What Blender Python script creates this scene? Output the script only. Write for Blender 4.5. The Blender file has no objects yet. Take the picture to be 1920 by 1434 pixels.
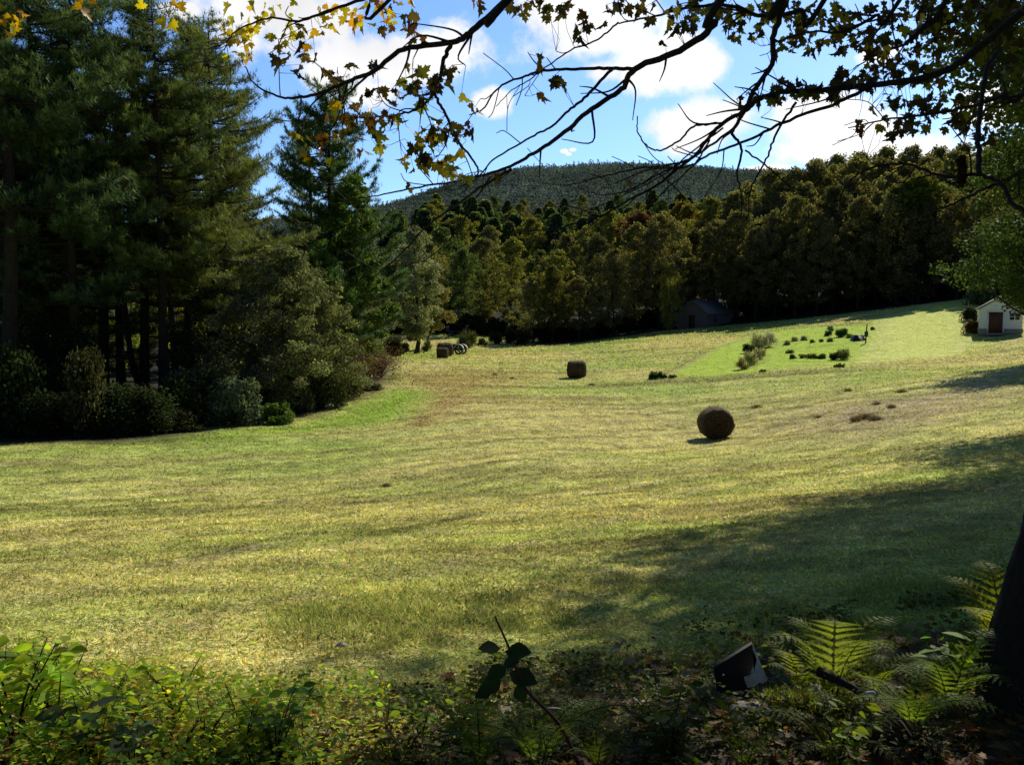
import bpy, math, random
import numpy as np
from mathutils import Vector

SC = bpy.context.scene
COL = SC.collection
PI = math.pi
rs = np.random.RandomState

# ------------------------------------------------------------------ camera maths
F = 1732.0
PITCH = math.radians(4.5)
SUN_AZ, SUN_EL = math.radians(31), math.radians(34)

SUNV = np.array([math.sin(SUN_AZ) * math.cos(SUN_EL), math.cos(SUN_AZ) * math.cos(SUN_EL), math.sin(SUN_EL)])
def at(px, py, Y):
    """point seen at photo pixel px,py at forward distance Y (camera at the origin, looking +Y)"""
    v = (717 - py) / F
    d = np.array([(px - 960) / F, math.cos(PITCH) + v * math.sin(PITCH), -math.sin(PITCH) + v * math.cos(PITCH)])
    return d * (Y / d[1])

# ------------------------------------------------------------------ noise
def vnoise(x, y, seed=0):
    xi = np.floor(x).astype(np.int64); yi = np.floor(y).astype(np.int64)
    xf = x - xi; yf = y - yi
    u = xf * xf * (3 - 2 * xf); v = yf * yf * (3 - 2 * yf)
    def h(a, b):
        n = (a * 374761393 + b * 668265263 + seed * 974711) & 0xffffffff
        n = ((n ^ (n >> 13)) * 1274126177) & 0xffffffff
        n = (n ^ (n >> 16)) & 0xffff
        return n / 65535.0
    return (h(xi, yi) * (1 - u) + h(xi + 1, yi) * u) * (1 - v) + (h(xi, yi + 1) * (1 - u) + h(xi + 1, yi + 1) * u) * v

def fbm(x, y, o=4, seed=0):
    s = 0.0; a = 0.5; t = 0.0
    for i in range(o):
        s = s + a * vnoise(x, y, seed + i * 7); t += a
        x = x * 2.03 + 11.3; y = y * 2.03 + 5.7; a *= 0.5
    return s / t

# ------------------------------------------------------------------ terrain
CP = [(0, 0, -1.6), (-5, 0, -1.7), (5, 0, -1.5), (0, -10, -1.3), (-30, -10, -2.5), (30, -10, -0.5), (-3, 3.6, -1.62), (2.5, 3.6, -1.52),
      (0, 6, -1.87), (0, 10, -2.45), (-6, 10, -2.6), (7, 10, -2.1), (-12, 20, -4.1), (0, -60, 0), (-70, -60, -4), (70, -60, 4)]
for q in [(0, 832, 33), (200, 828, 34), (430, 822, 36), (600, 792, 42), (720, 742, 52), (745, 700, 68), (740, 668, 88),
          (960, 762, 46), (1000, 850, 30), (600, 905, 25), (1340, 822, 37), (1080, 709, 68), (830, 671, 88), (785, 664, 105),
          (870, 636, 140), (700, 638, 140), (1000, 652, 118), (1000, 632, 150), (1150, 638, 125), (1300, 612, 150), (1240, 703, 64),
          (1600, 688, 62), (1640, 640, 85), (1500, 598, 136), (1700, 574, 132), (1830, 560, 128), (1870, 627, 87), (1920, 690, 46),
          (1920, 840, 21), (1600, 850, 25), (1600, 762, 37), (1750, 650, 80)]:
    CP.append(tuple(at(*q)))
CP += [(-50, 70, -5), (-90, 60, -6), (-60, 110, -5), (-90, 150, -3), (110, 150, 6), (90, 90, 2), (60, 40, -1),
       (-300, 200, 0), (300, 200, 15)]
_RIDGE = [(-300, 470), (0, 450), (300, 432), (500, 420), (740, 388), (860, 350), (930, 334), (1000, 325), (1100, 318), (1200, 317), (1300, 322), (1400, 329), (1500, 333), (1750, 350), (2200, 380)]
for px, py in _RIDGE:
    CP.append(tuple(at(px, py + 16, 900)))
for px in (-300, 100, 500, 740, 900, 1050, 1200, 1400, 1600, 1800, 2100):
    rp_ = np.interp(px, [q[0] for q in _RIDGE], [q[1] for q in _RIDGE]) + 16
    for Y_, t_ in ((200, 0), (260, .24), (340, .45), (450, .60), (560, .73), (680, .86), (780, .95)):
        b_ = np.interp(px, [740, 1200, 1500, 1800], [588, 575, 552, 530])
        CP.append(tuple(at(px, b_ * (1 - t_) + rp_ * t_, Y_)))
CP += [(-600, 1500, 40), (0, 1500, 60), (600, 1500, 60), (0, 4000, 0), (3000, 3000, 0), (-3000, 3000, 0), (4000, 0, 0), (-4000, 0, 0), (0, -4000, 0), (900, 600, 60), (-900, 600, 40), (300, -300, 5), (-300, -300, -5)]
CP = np.array(CP, float)
def warp(x, y):
    r = np.hypot(x, y) + 1e-9
    k = np.log1p(r / 12.0) / r
    return x * k, y * k
_u, _v = warp(CP[:, 0], CP[:, 1])
def _phi(r2): return np.where(r2 > 1e-12, 0.5 * r2 * np.log(r2 + 1e-12), 0)
_n = len(CP)
_A = np.zeros((_n + 3, _n + 3))
_A[:_n, :_n] = _phi((_u[:, None] - _u) ** 2 + (_v[:, None] - _v) ** 2) + np.eye(_n) * 1e-4
_A[:_n, _n] = 1; _A[:_n, _n + 1] = _u; _A[:_n, _n + 2] = _v; _A[_n:, :_n] = _A[:_n, _n:].T
_W = np.linalg.solve(_A, np.concatenate([CP[:, 2], [0, 0, 0]]))
def hgt(x, y):
    x = np.atleast_1d(np.asarray(x, float)); y = np.atleast_1d(np.asarray(y, float))
    out = np.empty(len(x))
    for s in range(0, len(x), 20000):
        u, v = warp(x[s:s + 20000], y[s:s + 20000])
        out[s:s + 20000] = _phi((u[:, None] - _u) ** 2 + (v[:, None] - _v) ** 2) @ _W[:_n] + _W[_n] + _W[_n + 1] * u + _W[_n + 2] * v
    return out
def h1(x, y): return float(hgt(x, y)[0])
_Ys = np.geomspace(2.2, 400, 2500)
def G(px, py):
    """where the view ray through a photo pixel meets the ground"""
    d = at(px, py, 1.0)
    dz = d[2] * _Ys - hgt(d[0] * _Ys, _Ys)
    i = np.where(dz < 0)[0]
    Y = _Ys[i[0]] if len(i) else 400
    return d[0] * Y, Y
def relief(x, y):
    d = np.hypot(x, y)
    near = np.clip(1 - (d - 60) / 120, 0.0, 1)
    return (0.22 * (fbm(x / 9, y / 9, 3, 3) - .5) + 0.07 * (fbm(x / 1.1, y / 1.1, 3, 9) - .5)) * near * np.clip(d / 4, 0, 1) ** .5 \
        + 0.05 * np.clip(1 - d / 26, 0, 1) * (fbm(x / .2, y / .2, 3, 55) - .5) \
        + 0.05 * (fbm((x * .72 + y * .69) / 5.0, (x * .69 - y * .72) / .55, 2, 31) - .5) * near

# ------------------------------------------------------------------ mesh helpers
class MB:
    def __init__(s): s.v = []; s.f = []; s.c = []; s.n = 0
    def add(s, v, f, c=(1, 1, 1)):
        v = np.asarray(v, float).reshape(-1, 3); f = np.asarray(f, np.int64)
        c = np.asarray(c, float)
        if c.ndim == 1: c = np.tile(c, (len(v), 1))
        s.v.append(v); s.f.append(f + s.n); s.c.append(c); s.n += len(v); return s
    def mesh(s, name, mats, smooth=False):
        m = bpy.data.meshes.new(name)
        V = np.concatenate(s.v); C = np.concatenate(s.c)
        sizes = np.concatenate([np.full(len(f), f.shape[1]) for f in s.f])
        loops = np.concatenate([f.ravel() for f in s.f])
        m.vertices.add(len(V)); m.vertices.foreach_set('co', V.astype(np.float32).ravel())
        m.loops.add(len(loops)); m.loops.foreach_set('vertex_index', loops.astype(np.int32))
        m.polygons.add(len(sizes))
        m.polygons.foreach_set('loop_start', np.concatenate([[0], np.cumsum(sizes)[:-1]]).astype(np.int32))
        m.polygons.foreach_set('loop_total', sizes.astype(np.int32))
        if smooth: m.polygons.foreach_set('use_smooth', np.ones(len(sizes), bool))
        a = m.attributes.new('Col', 'FLOAT_COLOR', 'POINT')
        a.data.foreach_set('color', np.concatenate([C, np.ones((len(C), 1))], 1).astype(np.float32).ravel())
        m.update(calc_edges=True)
        for mt in (mats if isinstance(mats, (list, tuple)) else [mats]): m.materials.append(mt)
        return m

def link(name, data, parent=None, color=None, kind=None):
    o = bpy.data.objects.new(name, data); COL.objects.link(o)
    if parent: o.parent = parent
    if color: o.color = (*color, 1)
    if kind: o['kind'] = kind
    return o
def tag(o, label, cat, group=None, kind=None):
    o['label'] = label; o['category'] = cat
    if group: o['group'] = group
    if kind: o['kind'] = kind
    return o
def thing(name, label, cat, loc, rotz=0, scale=1, group=None):
    o = bpy.data.objects.new(name, None); COL.objects.link(o)
    o.empty_display_size = .2
    o.location = loc; o.rotation_euler = (0, 0, rotz)
    o.scale = (scale,) * 3 if np.isscalar(scale) else scale
    return tag(o, label, cat, group)

def tube(mb, pts, rad, sides=6, c=(1, 1, 1), cap=True):
    P = np.asarray(pts, float); n = len(P); R = np.broadcast_to(np.asarray(rad, float), (n,))
    T = np.gradient(P, axis=0); T /= np.linalg.norm(T, axis=1)[:, None] + 1e-9
    ref = np.array([0, 0, 1.0]) if abs(T[0][2]) < .85 else np.array([0, 1.0, 0])
    A = np.cross(T, ref); A /= np.linalg.norm(A, axis=1)[:, None] + 1e-9
    B = np.cross(T, A)
    th = np.arange(sides) * 2 * PI / sides
    V = P[:, None] + R[:, None, None] * (np.cos(th)[None, :, None] * A[:, None] + np.sin(th)[None, :, None] * B[:, None])
    i = np.arange(n - 1)[:, None] * sides; j = np.arange(sides)[None]; k = (j + 1) % sides
    f = np.stack([i + j, i + k, i + sides + k, i + sides + j], -1).reshape(-1, 4)
    mb.add(V.reshape(-1, 3), f, c)
    if cap:
        q = np.arange(sides)
        for ring, ctr, fl in ((0, P[0], 0), (n - 1, P[-1], 1)):
            vv = np.concatenate([V[ring], [ctr]])
            ff = np.stack([q, (q + 1) % sides, np.full(sides, sides)], -1)
            mb.add(vv, ff if fl else ff[:, ::-1], c)

def spline(pts, n=None, k=6):
    """Catmull-Rom through points"""
    P = np.asarray(pts, float)
    if len(P) < 3: 
        t = np.linspace(0, 1, k)[:, None]; return P[0] * (1 - t) + P[-1] * t
    Q = np.concatenate([[2 * P[0] - P[1]], P, [2 * P[-1] - P[-2]]]); out = []
    for i in range(1, len(Q) - 2):
        t = np.linspace(0, 1, k, endpoint=False)[:, None]
        out.append(.5 * (2 * Q[i] + (Q[i + 1] - Q[i - 1]) * t + (2 * Q[i - 1] - 5 * Q[i] + 4 * Q[i + 1] - Q[i + 2]) * t ** 2 + (3 * Q[i] - Q[i - 1] - 3 * Q[i + 1] + Q[i + 2]) * t ** 3))
    out.append(P[-1:])
    return np.concatenate(out)

def unit(a): return a / (np.linalg.norm(a, axis=-1, keepdims=True) + 1e-9)
def scatter(mb, tv, tf, pos, nrm, yd, size, col):
    """copy a leaf template to many places: nrm = leaf normal, yd = leaf direction"""
    tv = np.asarray(tv, float); tf = np.asarray(tf, np.int64)
    Y = unit(yd); Z = unit(nrm - (nrm * Y).sum(1)[:, None] * Y); X = np.cross(Y, Z)
    size = np.broadcast_to(np.asarray(size, float), (len(pos),))
    V = pos[:, None] + size[:, None, None] * (tv[None, :, 0:1] * X[:, None] + tv[None, :, 1:2] * Y[:, None] + tv[None, :, 2:3] * Z[:, None])
    f = (np.arange(len(pos))[:, None, None] * len(tv) + tf[None]).reshape(-1, tf.shape[1])
    col = np.broadcast_to(np.asarray(col, float), (len(pos), 3))
    mb.add(V.reshape(-1, 3), f, np.repeat(col, len(tv), 0))

def box(mb, c, s, col=(1, 1, 1), rz=0, rx=0, ry=0):
    v = np.array([[x, y, z] for x in (-.5, .5) for y in (-.5, .5) for z in (-.5, .5)]) * np.array(s)
    for ang, (a, b) in ((rx, (1, 2)), (ry, (2, 0)), (rz, (0, 1))):
        if ang:
            ca, sa = math.cos(ang), math.sin(ang); va, vb = v[:, a].copy(), v[:, b].copy()
            v[:, a] = ca * va - sa * vb; v[:, b] = sa * va + ca * vb
    mb.add(v + np.array(c), [[0, 1, 3, 2], [4, 6, 7, 5], [0, 4, 5, 1], [2, 3, 7, 6], [0, 2, 6, 4], [1, 5, 7, 3]], col); return mb

QUAD = ([(-.5, .5, 0), (0, 0, 0), (.5, .5, 0), (0, 1, 0)], [[0, 1, 2, 3]])
OVATE = ([(0, 0, 0), (.22, .22, .05), (.3, .5, .06), (.18, .8, .03), (0, 1.05, -.05), (-.18, .8, .03), (-.3, .5, .06), (-.22, .22, .05), (0, .5, 0)],
         [[8, 0, 1], [8, 1, 2], [8, 2, 3], [8, 3, 4], [8, 4, 5], [8, 5, 6], [8, 6, 7], [8, 7, 0]])
_h = [(.16, -.09), (.20, .05), (.42, .0), (.37, .14), (.60, .38), (.43, .39), (.40, .53), (.22, .44), (.20, .56), (.27, .76), (.13, .77)]
_o = [(0, 0)] + _h + [(0, 1.05)] + [(-x, y) for x, y in _h[::-1]]
MAPLE = ([(x, y, .22 * abs(x) - .12 * y * y) for x, y in _o] + [(0, .33, 0)], [[len(_o), i, (i + 1) % len(_o)] for i in range(len(_o))])

# ------------------------------------------------------------------ materials
def mat(name):
    m = bpy.data.materials.new(name); m.use_nodes = True
    nt = m.node_tree; nt.nodes.clear()
    out = nt.nodes.new('ShaderNodeOutputMaterial')
    return m, nt, out
def nd(nt, typ, **kw):
    n = nt.nodes.new(typ)
    for k, v in kw.items():
        if k in n.inputs.keys(): n.inputs[k].default_value = v
        else: setattr(n, k, v)
    return n
def mixc(nt, a, b, fac=1.0, mode='MULTIPLY'):
    n = nt.nodes.new('ShaderNodeMix'); n.data_type = 'RGBA'; n.blend_type = mode
    if isinstance(fac, (int, float)): n.inputs[0].default_value = fac
    else: nt.links.new(fac, n.inputs[0])
    for s, i in ((a, 6), (b, 7)):
        if isinstance(s, tuple): n.inputs[i].default_value = (*s, 1)
        else: nt.links.new(s, n.inputs[i])
    return n.outputs[2]
def leafmat(name, trans=.45, rough=.45, spec=.35, tint=(1.25, 1.2, .5)):
    m, nt, out = mat(name)
    at_ = nd(nt, 'ShaderNodeAttribute', attribute_name='Col'); oi = nd(nt, 'ShaderNodeObjectInfo')
    c = mixc(nt, at_.outputs['Color'], oi.outputs['Color'])
    tc = nd(nt, 'ShaderNodeNewGeometry')
    nz = nd(nt, 'ShaderNodeTexNoise', Scale=3.0, Detail=2.0); nt.links.new(tc.outputs['Position'], nz.inputs['Vector'])
    rmp = nd(nt, 'ShaderNodeMapRange'); rmp.inputs[3].default_value = .7; rmp.inputs[4].default_value = 1.3
    nt.links.new(nz.outputs['Fac'], rmp.inputs[0])
    c = mixc(nt, c, rmp.outputs[0])
    p = nd(nt, 'ShaderNodeBsdfPrincipled', Roughness=rough); p.inputs['Specular IOR Level'].default_value = spec
    nt.links.new(c, p.inputs['Base Color'])
    t = nd(nt, 'ShaderNodeBsdfTranslucent'); c2 = mixc(nt, c, tint); nt.links.new(c2, t.inputs['Color'])
    mx = nd(nt, 'ShaderNodeMixShader'); mx.inputs[0].default_value = trans
    nt.links.new(p.outputs[0], mx.inputs[1]); nt.links.new(t.outputs[0], mx.inputs[2]); nt.links.new(mx.outputs[0], out.inputs[0])
    return m
def surfmat(name, color, rough=.85, scale=8, var=.35, bump=.3, dist=.02, stretch=(1, 1, 1), vcol=False, spec=.3, metal=0, detail=6):
    m, nt, out = mat(name)
    tc = nd(nt, 'ShaderNodeTexCoord'); mp = nd(nt, 'ShaderNodeMapping'); mp.inputs['Scale'].default_value = stretch
    nt.links.new(tc.outputs['Object'], mp.inputs[0])
    nz = nd(nt, 'ShaderNodeTexNoise', Scale=scale, Detail=float(detail), Roughness=.65); nt.links.new(mp.outputs[0], nz.inputs['Vector'])
    rmp = nd(nt, 'ShaderNodeMapRange'); rmp.inputs[1].default_value = .25; rmp.inputs[2].default_value = .75
    rmp.inputs[3].default_value = 1 - var; rmp.inputs[4].default_value = 1 + var; nt.links.new(nz.outputs['Fac'], rmp.inputs[0])
    if vcol:
        a = nd(nt, 'ShaderNodeAttribute', attribute_name='Col'); base = mixc(nt, a.outputs['Color'], color)
    else: base = color
    c = mixc(nt, rmp.outputs[0], base)
    p = nd(nt, 'ShaderNodeBsdfPrincipled', Roughness=rough, Metallic=metal); p.inputs['Specular IOR Level'].default_value = spec
    nt.links.new(c, p.inputs['Base Color'])
    b = nd(nt, 'ShaderNodeBump', Strength=bump, Distance=dist); nt.links.new(nz.outputs['Fac'], b.inputs['Height']); nt.links.new(b.outputs[0], p.inputs['Normal'])
    nt.links.new(p.outputs[0], out.inputs[0])
    return m

M_LEAF = leafmat('broad leaves', .42, .6, .08)
M_NEAR = leafmat('sunlit undergrowth leaves', .55, .6, .1, (1.5, 1.35, .45))
M_FARLEAF = leafmat('distant leaves', .42, .8, .03)
M_NEEDLE = leafmat('pine needles', .36, .55, .25, (1.1, 1.1, .6))
M_MAPLE = leafmat('maple leaves', .62, .4, .3, (1.6, 1.3, .3))
M_GRASS = leafmat('grass blades', .45, .6, .15, (1.05, 1.05, .78))
M_BARK = surfmat('bark', (.03, .025, .02), .95, 14, .5, .9, .03, (3, 3, .5))
M_PINEBARK = surfmat('pine bark', (.035, .028, .022), .95, 7, .5, .8, .04, (2, 2, .6))
M_TWIG = surfmat('dark twigs', (.03, .022, .02), .8, 30, .4, .5, .004)
M_DRY = surfmat('dry twigs', (.16, .10, .075), .9, 20, .4, .3, .01)
M_WHITE = surfmat('white clapboard', (.66, .69, .73), .6, 5, .1, .1, .01)
M_WOOD = surfmat('brown barn wood', (.17, .13, .12), .85, 6, .35, .4, .01, (8, 8, .6))
M_DOOR = surfmat('brown door boards', (.075, .033, .022), .7, 5, .35, .3, .01, (8, 8, .5))
M_STONE = surfmat('foundation stone', (.24, .22, .19), .9, 5, .4, .5, .04)
M_ROOF = surfmat('grey shingle roof', (.13, .13, .14), .8, 6, .3, .4, .02)
M_TIN = surfmat('tin roof with painted glints', (.20, .175, .155), .5, 1.3, .95, .2, .02, (1, 6, 1), spec=.5, metal=.35)  # strong light and dark blotches imitate sun glints amid shade
M_GLASS = surfmat('dark window glass', (.02, .025, .03), .12, 2, .2, .02, .005, spec=.6)
M_IRON = surfmat('old dark machine paint', (.035, .035, .045), .5, 8, .5, .2, .01)
M_PALEMETAL = surfmat('pale worn metal', (.5, .5, .5), .5, 8, .3, .2, .01)
M_RUBBER = surfmat('tyre rubber', (.02, .02, .02), .8, 20, .3, .3, .01)
M_HAY = surfmat('weathered hay', (.075, .052, .03), .95, 9, .6, 1.0, .08, (1, 1, 1), vcol=True)
M_MOSS = surfmat('mossy log', (.10, .10, .035), .95, 9, .6, .8, .03)
M_ROT = surfmat('rotten wood', (.10, .05, .03), .95, 12, .6, 1.0, .04)
M_PEELED = surfmat('peeled white paint board', (.62, .62, .64), .75, 18, .35, .4, .01)
M_DARKBOARD = surfmat('blackened board', (.018, .015, .014), .85, 10, .5, .6, .01)
M_ROCK = surfmat('pale stone', (.42, .39, .38), .9, 9, .35, .6, .03)

# ------------------------------------------------------------------ colour of the land
def poly_world(pts): return np.array([G(*p) for p in pts])
def inside(poly, x, y, soft=.4):
    """signed closeness to a polygon: 1 inside, 0 outside, soft edge"""
    n = len(poly); ins = np.zeros(len(x), bool); d2 = np.full(len(x), 1e9)
    for i in range(n):
        x1, y1 = poly[i]; x2, y2 = poly[(i + 1) % n]
        c = ((y1 > y) != (y2 > y)) & (x < (x2 - x1) * (y - y1) / (y2 - y1 + 1e-12) + x1); ins ^= c
        ex, ey = x2 - x1, y2 - y1; t = np.clip(((x - x1) * ex + (y - y1) * ey) / (ex * ex + ey * ey + 1e-9), 0, 1)
        d2 = np.minimum(d2, (x - x1 - t * ex) ** 2 + (y - y1 - t * ey) ** 2)
    d = np.sqrt(d2) * np.where(ins, 1, -1)
    return np.clip(d / soft * .5 + .5, 0, 1)
LAWN = poly_world([(1250, 702), (1350, 645), (1420, 626), (1520, 614), (1640, 612), (1625, 650), (1590, 686), (1450, 692), (1330, 706)])
MEADOW = poly_world([(1640, 600), (1760, 566), (1835, 562), (1832, 620), (1815, 655), (1790, 668), (1600, 682), (1632, 640)])
VERGE = poly_world([(300, 826), (430, 812), (520, 800), (600, 780), (690, 745), (735, 728), (790, 730), (800, 745), (785, 775), (740, 792), (640, 803), (480, 815), (380, 828)])
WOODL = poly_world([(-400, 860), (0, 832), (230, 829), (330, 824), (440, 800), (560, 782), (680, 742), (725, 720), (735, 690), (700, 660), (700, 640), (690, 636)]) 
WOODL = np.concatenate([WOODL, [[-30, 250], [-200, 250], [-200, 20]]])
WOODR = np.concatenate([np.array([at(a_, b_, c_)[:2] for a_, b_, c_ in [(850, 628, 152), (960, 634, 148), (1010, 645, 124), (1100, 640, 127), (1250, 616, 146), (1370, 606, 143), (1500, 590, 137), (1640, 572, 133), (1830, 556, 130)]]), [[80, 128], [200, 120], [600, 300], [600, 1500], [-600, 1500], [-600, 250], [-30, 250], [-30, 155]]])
DIRT = poly_world([(1500, 770), (1700, 740), (1900, 690), (1930, 700), (1930, 730), (1760, 790), (1600, 830)])
BROWN = poly_world([(740, 700), (860, 690), (1000, 700), (900, 740), (840, 775), (800, 790), (815, 750), (790, 722)])
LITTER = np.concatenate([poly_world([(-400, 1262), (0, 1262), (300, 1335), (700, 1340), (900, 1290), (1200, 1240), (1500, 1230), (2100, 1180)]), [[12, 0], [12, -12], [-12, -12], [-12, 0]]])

_pale = (.62, .52, .34); _dk = (.13, .12, .04)
STREAKS = [(poly_world([(-60, 1225), (130, 1205), (290, 1180), (420, 1160)]), (.5, .37, .24), .10, 1.0), (poly_world([(380, 1042), (520, 1010), (690, 978), (850, 950)]), _pale, .16, .9), (poly_world([(120, 1090), (300, 1050), (560, 1000), (760, 975)]), _dk, .14, .8),
           (poly_world([(640, 1010), (900, 955), (1110, 922), (1300, 900)]), _dk, .2, .8), (poly_world([(0, 1000), (350, 960), (700, 900), (1000, 862)]), _dk, .25, .6), (poly_world([(820, 1075), (1000, 1010), (1200, 960)]), _pale, .15, .6),
           (poly_world([(100, 905), (450, 880), (800, 845), (1150, 822)]), _dk, .35, .5), (poly_world([(300, 862), (700, 838), (1000, 800), (1200, 790)]), (.5, .38, .14), .5, .6), (poly_world([(1140, 722), (1300, 714), (1600, 696), (1900, 684)]), _dk, .35, .8),
           (poly_world([(1480, 800), (1650, 770), (1800, 735), (1930, 690)]), _pale, .5, .8), (poly_world([(770, 800), (830, 770), (850, 735), (800, 715), (760, 700)]), (.42, .28, .10), .8, .7), (poly_world([(1240, 705), (1340, 652), (1400, 634)]), (.35, .27, .12), .45, .9)]

GARDEN = [(poly_world([(1470, 655), (1540, 648), (1600, 643)]), (.16, .22, .04), .5, .8), (poly_world([(1478, 676), (1530, 678), (1592, 678)]), (.14, .18, .04), .45, .8), (poly_world([(1400, 690), (1425, 678), (1440, 664)]), (.30, .28, .09), .6, .7), (poly_world([(1455, 690), (1520, 684), (1575, 682)]), (.50, .45, .14), 1.0, .7), (poly_world([(1440, 655), (1470, 640), (1540, 630)]), (.28, .36, .07), .7, .7)]
for k_ in range(15):                                        # faint parallel mowing lines that follow the curve of the field
    y0_ = 1130 - k_ * 21.0; sc_ = (y0_ - 640) / 470
    STREAKS.append((poly_world([(-80, y0_), (400, y0_ - 72 * sc_), (900, y0_ - 150 * sc_), (1350, y0_ - 205 * sc_), (1750, y0_ - 235 * sc_)]), _dk if k_ % 3 else _pale, (.09, .13, .17)[k_ % 3] * (1 + k_ * .12), .55))

def landcol(x, y):
    n = len(x)
    d = np.hypot(x, y)
    a = x * .70 + y * .71; b = x * .71 - y * .70                    # along and across the mown swaths
    sw = fbm(a / 9, b / .8, 4, 21); big = fbm(x / 11, y / 11, 4, 5); fine = fbm(x / .5, y / .5, 3, 77)
    sw2 = fbm(x / 14, y / 1.7, 4, 41)
    k = np.clip((d - 22) / 20, 0, 1); s = sw * (1 - k) + sw2 * k
    straw = np.array([.68, .62, .23]); green = np.array([.43, .53, .12]); brown = np.array([.30, .21, .085])
    g = np.clip((big - .5) * 3.0 + .52 + (s - .5) * 1.5, 0, 1)[:, None]
    c = straw * (1 - g) + green * g
    br = np.clip((sw2 * .5 + s * .5 - .53) * 7, 0, 1)[:, None] * .5
    c = c * (1 - br) + brown * br
    c = c * (.55 + .9 * fine)[:, None]
    wx = x + 1.2 * (fbm(x / 2, y / 2, 3, 90) - .5); wy = y + 1.2 * (fbm(x / 2, y / 2, 3, 91) - .5)
    def over(poly, col, amt=1.0, soft=.6):
        nonlocal c
        m = (inside(poly, wx, wy, soft) * amt)[:, None]
        c = c * (1 - m) + np.asarray(col) * (.8 + .4 * fine)[:, None] * m
    over(BROWN, (.44, .30, .10), .55, 2.5)
    over(MEADOW, (.66, .74, .15), .95, 2.5)
    over(LAWN, (.43, .60, .035), .95, .8)
    over(VERGE, (.33, .50, .05), .9, 1.2)
    over(DIRT, (.55, .45, .27), .6, 1.5)
    for pts, col, wd_, am in STREAKS + GARDEN:
        dd = np.full(n, 1e9)
        for (x1, y1), (x2, y2) in zip(pts[:-1], pts[1:]):
            ex, ey = x2 - x1, y2 - y1; t = np.clip(((wx - x1) * ex + (wy - y1) * ey) / (ex * ex + ey * ey), 0, 1); dd = np.minimum(dd, (wx * .4 + x * .6 - x1 - t * ex) ** 2 + (wy * .4 + y * .6 - y1 - t * ey) ** 2)
        m = (np.exp(-dd / wd_ ** 2) * am * np.clip(fbm(x / .5, y / .5, 3, 63) * 2.2 - .5, 0, 1))[:, None]
        c = c * (1 - m) + np.asarray(col) * (.8 + .4 * fine)[:, None] * m
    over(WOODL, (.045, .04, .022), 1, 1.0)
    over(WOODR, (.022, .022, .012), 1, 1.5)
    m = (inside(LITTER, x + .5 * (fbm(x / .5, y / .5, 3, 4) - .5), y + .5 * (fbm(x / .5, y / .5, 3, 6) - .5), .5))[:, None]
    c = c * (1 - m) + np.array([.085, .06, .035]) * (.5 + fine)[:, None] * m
    return c

def build_ground():
    ang = np.concatenate([np.radians(np.linspace(-180, -42, 40, endpoint=False)), np.radians(np.linspace(-42, 42, 560, endpoint=False)), np.radians(np.linspace(42, 180, 40, endpoint=False))])
    rad = np.concatenate([np.geomspace(.6, 3, 14, endpoint=False), np.geomspace(3, 170, 640, endpoint=False), np.geomspace(170, 6000, 90)])
    A, R = np.meshgrid(ang, rad, indexing='ij'); x = (R * np.sin(A)).ravel(); y = (R * np.cos(A)).ravel()
    z = hgt(x, y) + relief(x, y)
    na, nr = len(ang), len(rad)
    i = np.arange(na)[:, None]; j = np.arange(nr - 1)[None]; i2 = (i + 1) % na
    f = np.stack([i * nr + j, i2 * nr + j, i2 * nr + j + 1, i * nr + j + 1], -1).reshape(-1, 4)
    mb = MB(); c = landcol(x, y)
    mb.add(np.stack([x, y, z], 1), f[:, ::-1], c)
    z0 = h1(0, 0); ctr = na * nr
    mb.add([[0, 0, z0]], np.stack([np.arange(na) * nr, ((np.arange(na) + 1) % na) * nr, np.full(na, ctr)], -1) - ctr, c[0])
    m, nt, out = mat('mown field and forest floor')
    a = nd(nt, 'ShaderNodeAttribute', attribute_name='Col'); tc = nd(nt, 'ShaderNodeTexCoord')
    n1 = nd(nt, 'ShaderNodeTexNoise', Scale=14.0, Detail=5.0, Roughness=.7); n2 = nd(nt, 'ShaderNodeTexNoise', Scale=2.2, Detail=6.0, Roughness=.75)
    for n in (n1, n2): nt.links.new(tc.outputs['Object'], n.inputs['Vector'])
    r1 = nd(nt, 'ShaderNodeMapRange'); r1.inputs[1].default_value = .32; r1.inputs[2].default_value = .68; r1.inputs[3].default_value = .45; r1.inputs[4].default_value = 1.45
    r2 = nd(nt, 'ShaderNodeMapRange'); r2.inputs[1].default_value = .3; r2.inputs[2].default_value = .7; r2.inputs[3].default_value = .6; r2.inputs[4].default_value = 1.32
    nt.links.new(n1.outputs['Fac'], r1.inputs[0]); nt.links.new(n2.outputs['Fac'], r2.inputs[0])
    c = mixc(nt, mixc(nt, a.outputs['Color'], r1.outputs[0]), r2.outputs[0])
    p = nd(nt, 'ShaderNodeBsdfPrincipled', Roughness=.95); p.inputs['Specular IOR Level'].default_value = .1
    nt.links.new(c, p.inputs['Base Color'])
    add = nd(nt, 'ShaderNodeMath', operation='MULTIPLY_ADD'); add.inputs[1].default_value = 3.0
    nt.links.new(n2.outputs['Fac'], add.inputs[0]); nt.links.new(n1.outputs['Fac'], add.inputs[2])
    b = nd(nt, 'ShaderNodeBump', Strength=.8, Distance=.05); nt.links.new(add.outputs[0], b.inputs['Height']); nt.links.new(b.outputs[0], p.inputs['Normal'])
    nt.links.new(p.outputs[0], out.inputs[0])
    link('ground', mb.mesh('ground', m, True), kind='structure')
build_ground()
def gz(x, y): 
    x = np.atleast_1d(x).astype(float); y = np.atleast_1d(y).astype(float); return hgt(x, y) + relief(x, y)
def gz1(x, y): return float(gz(x, y)[0])

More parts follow.
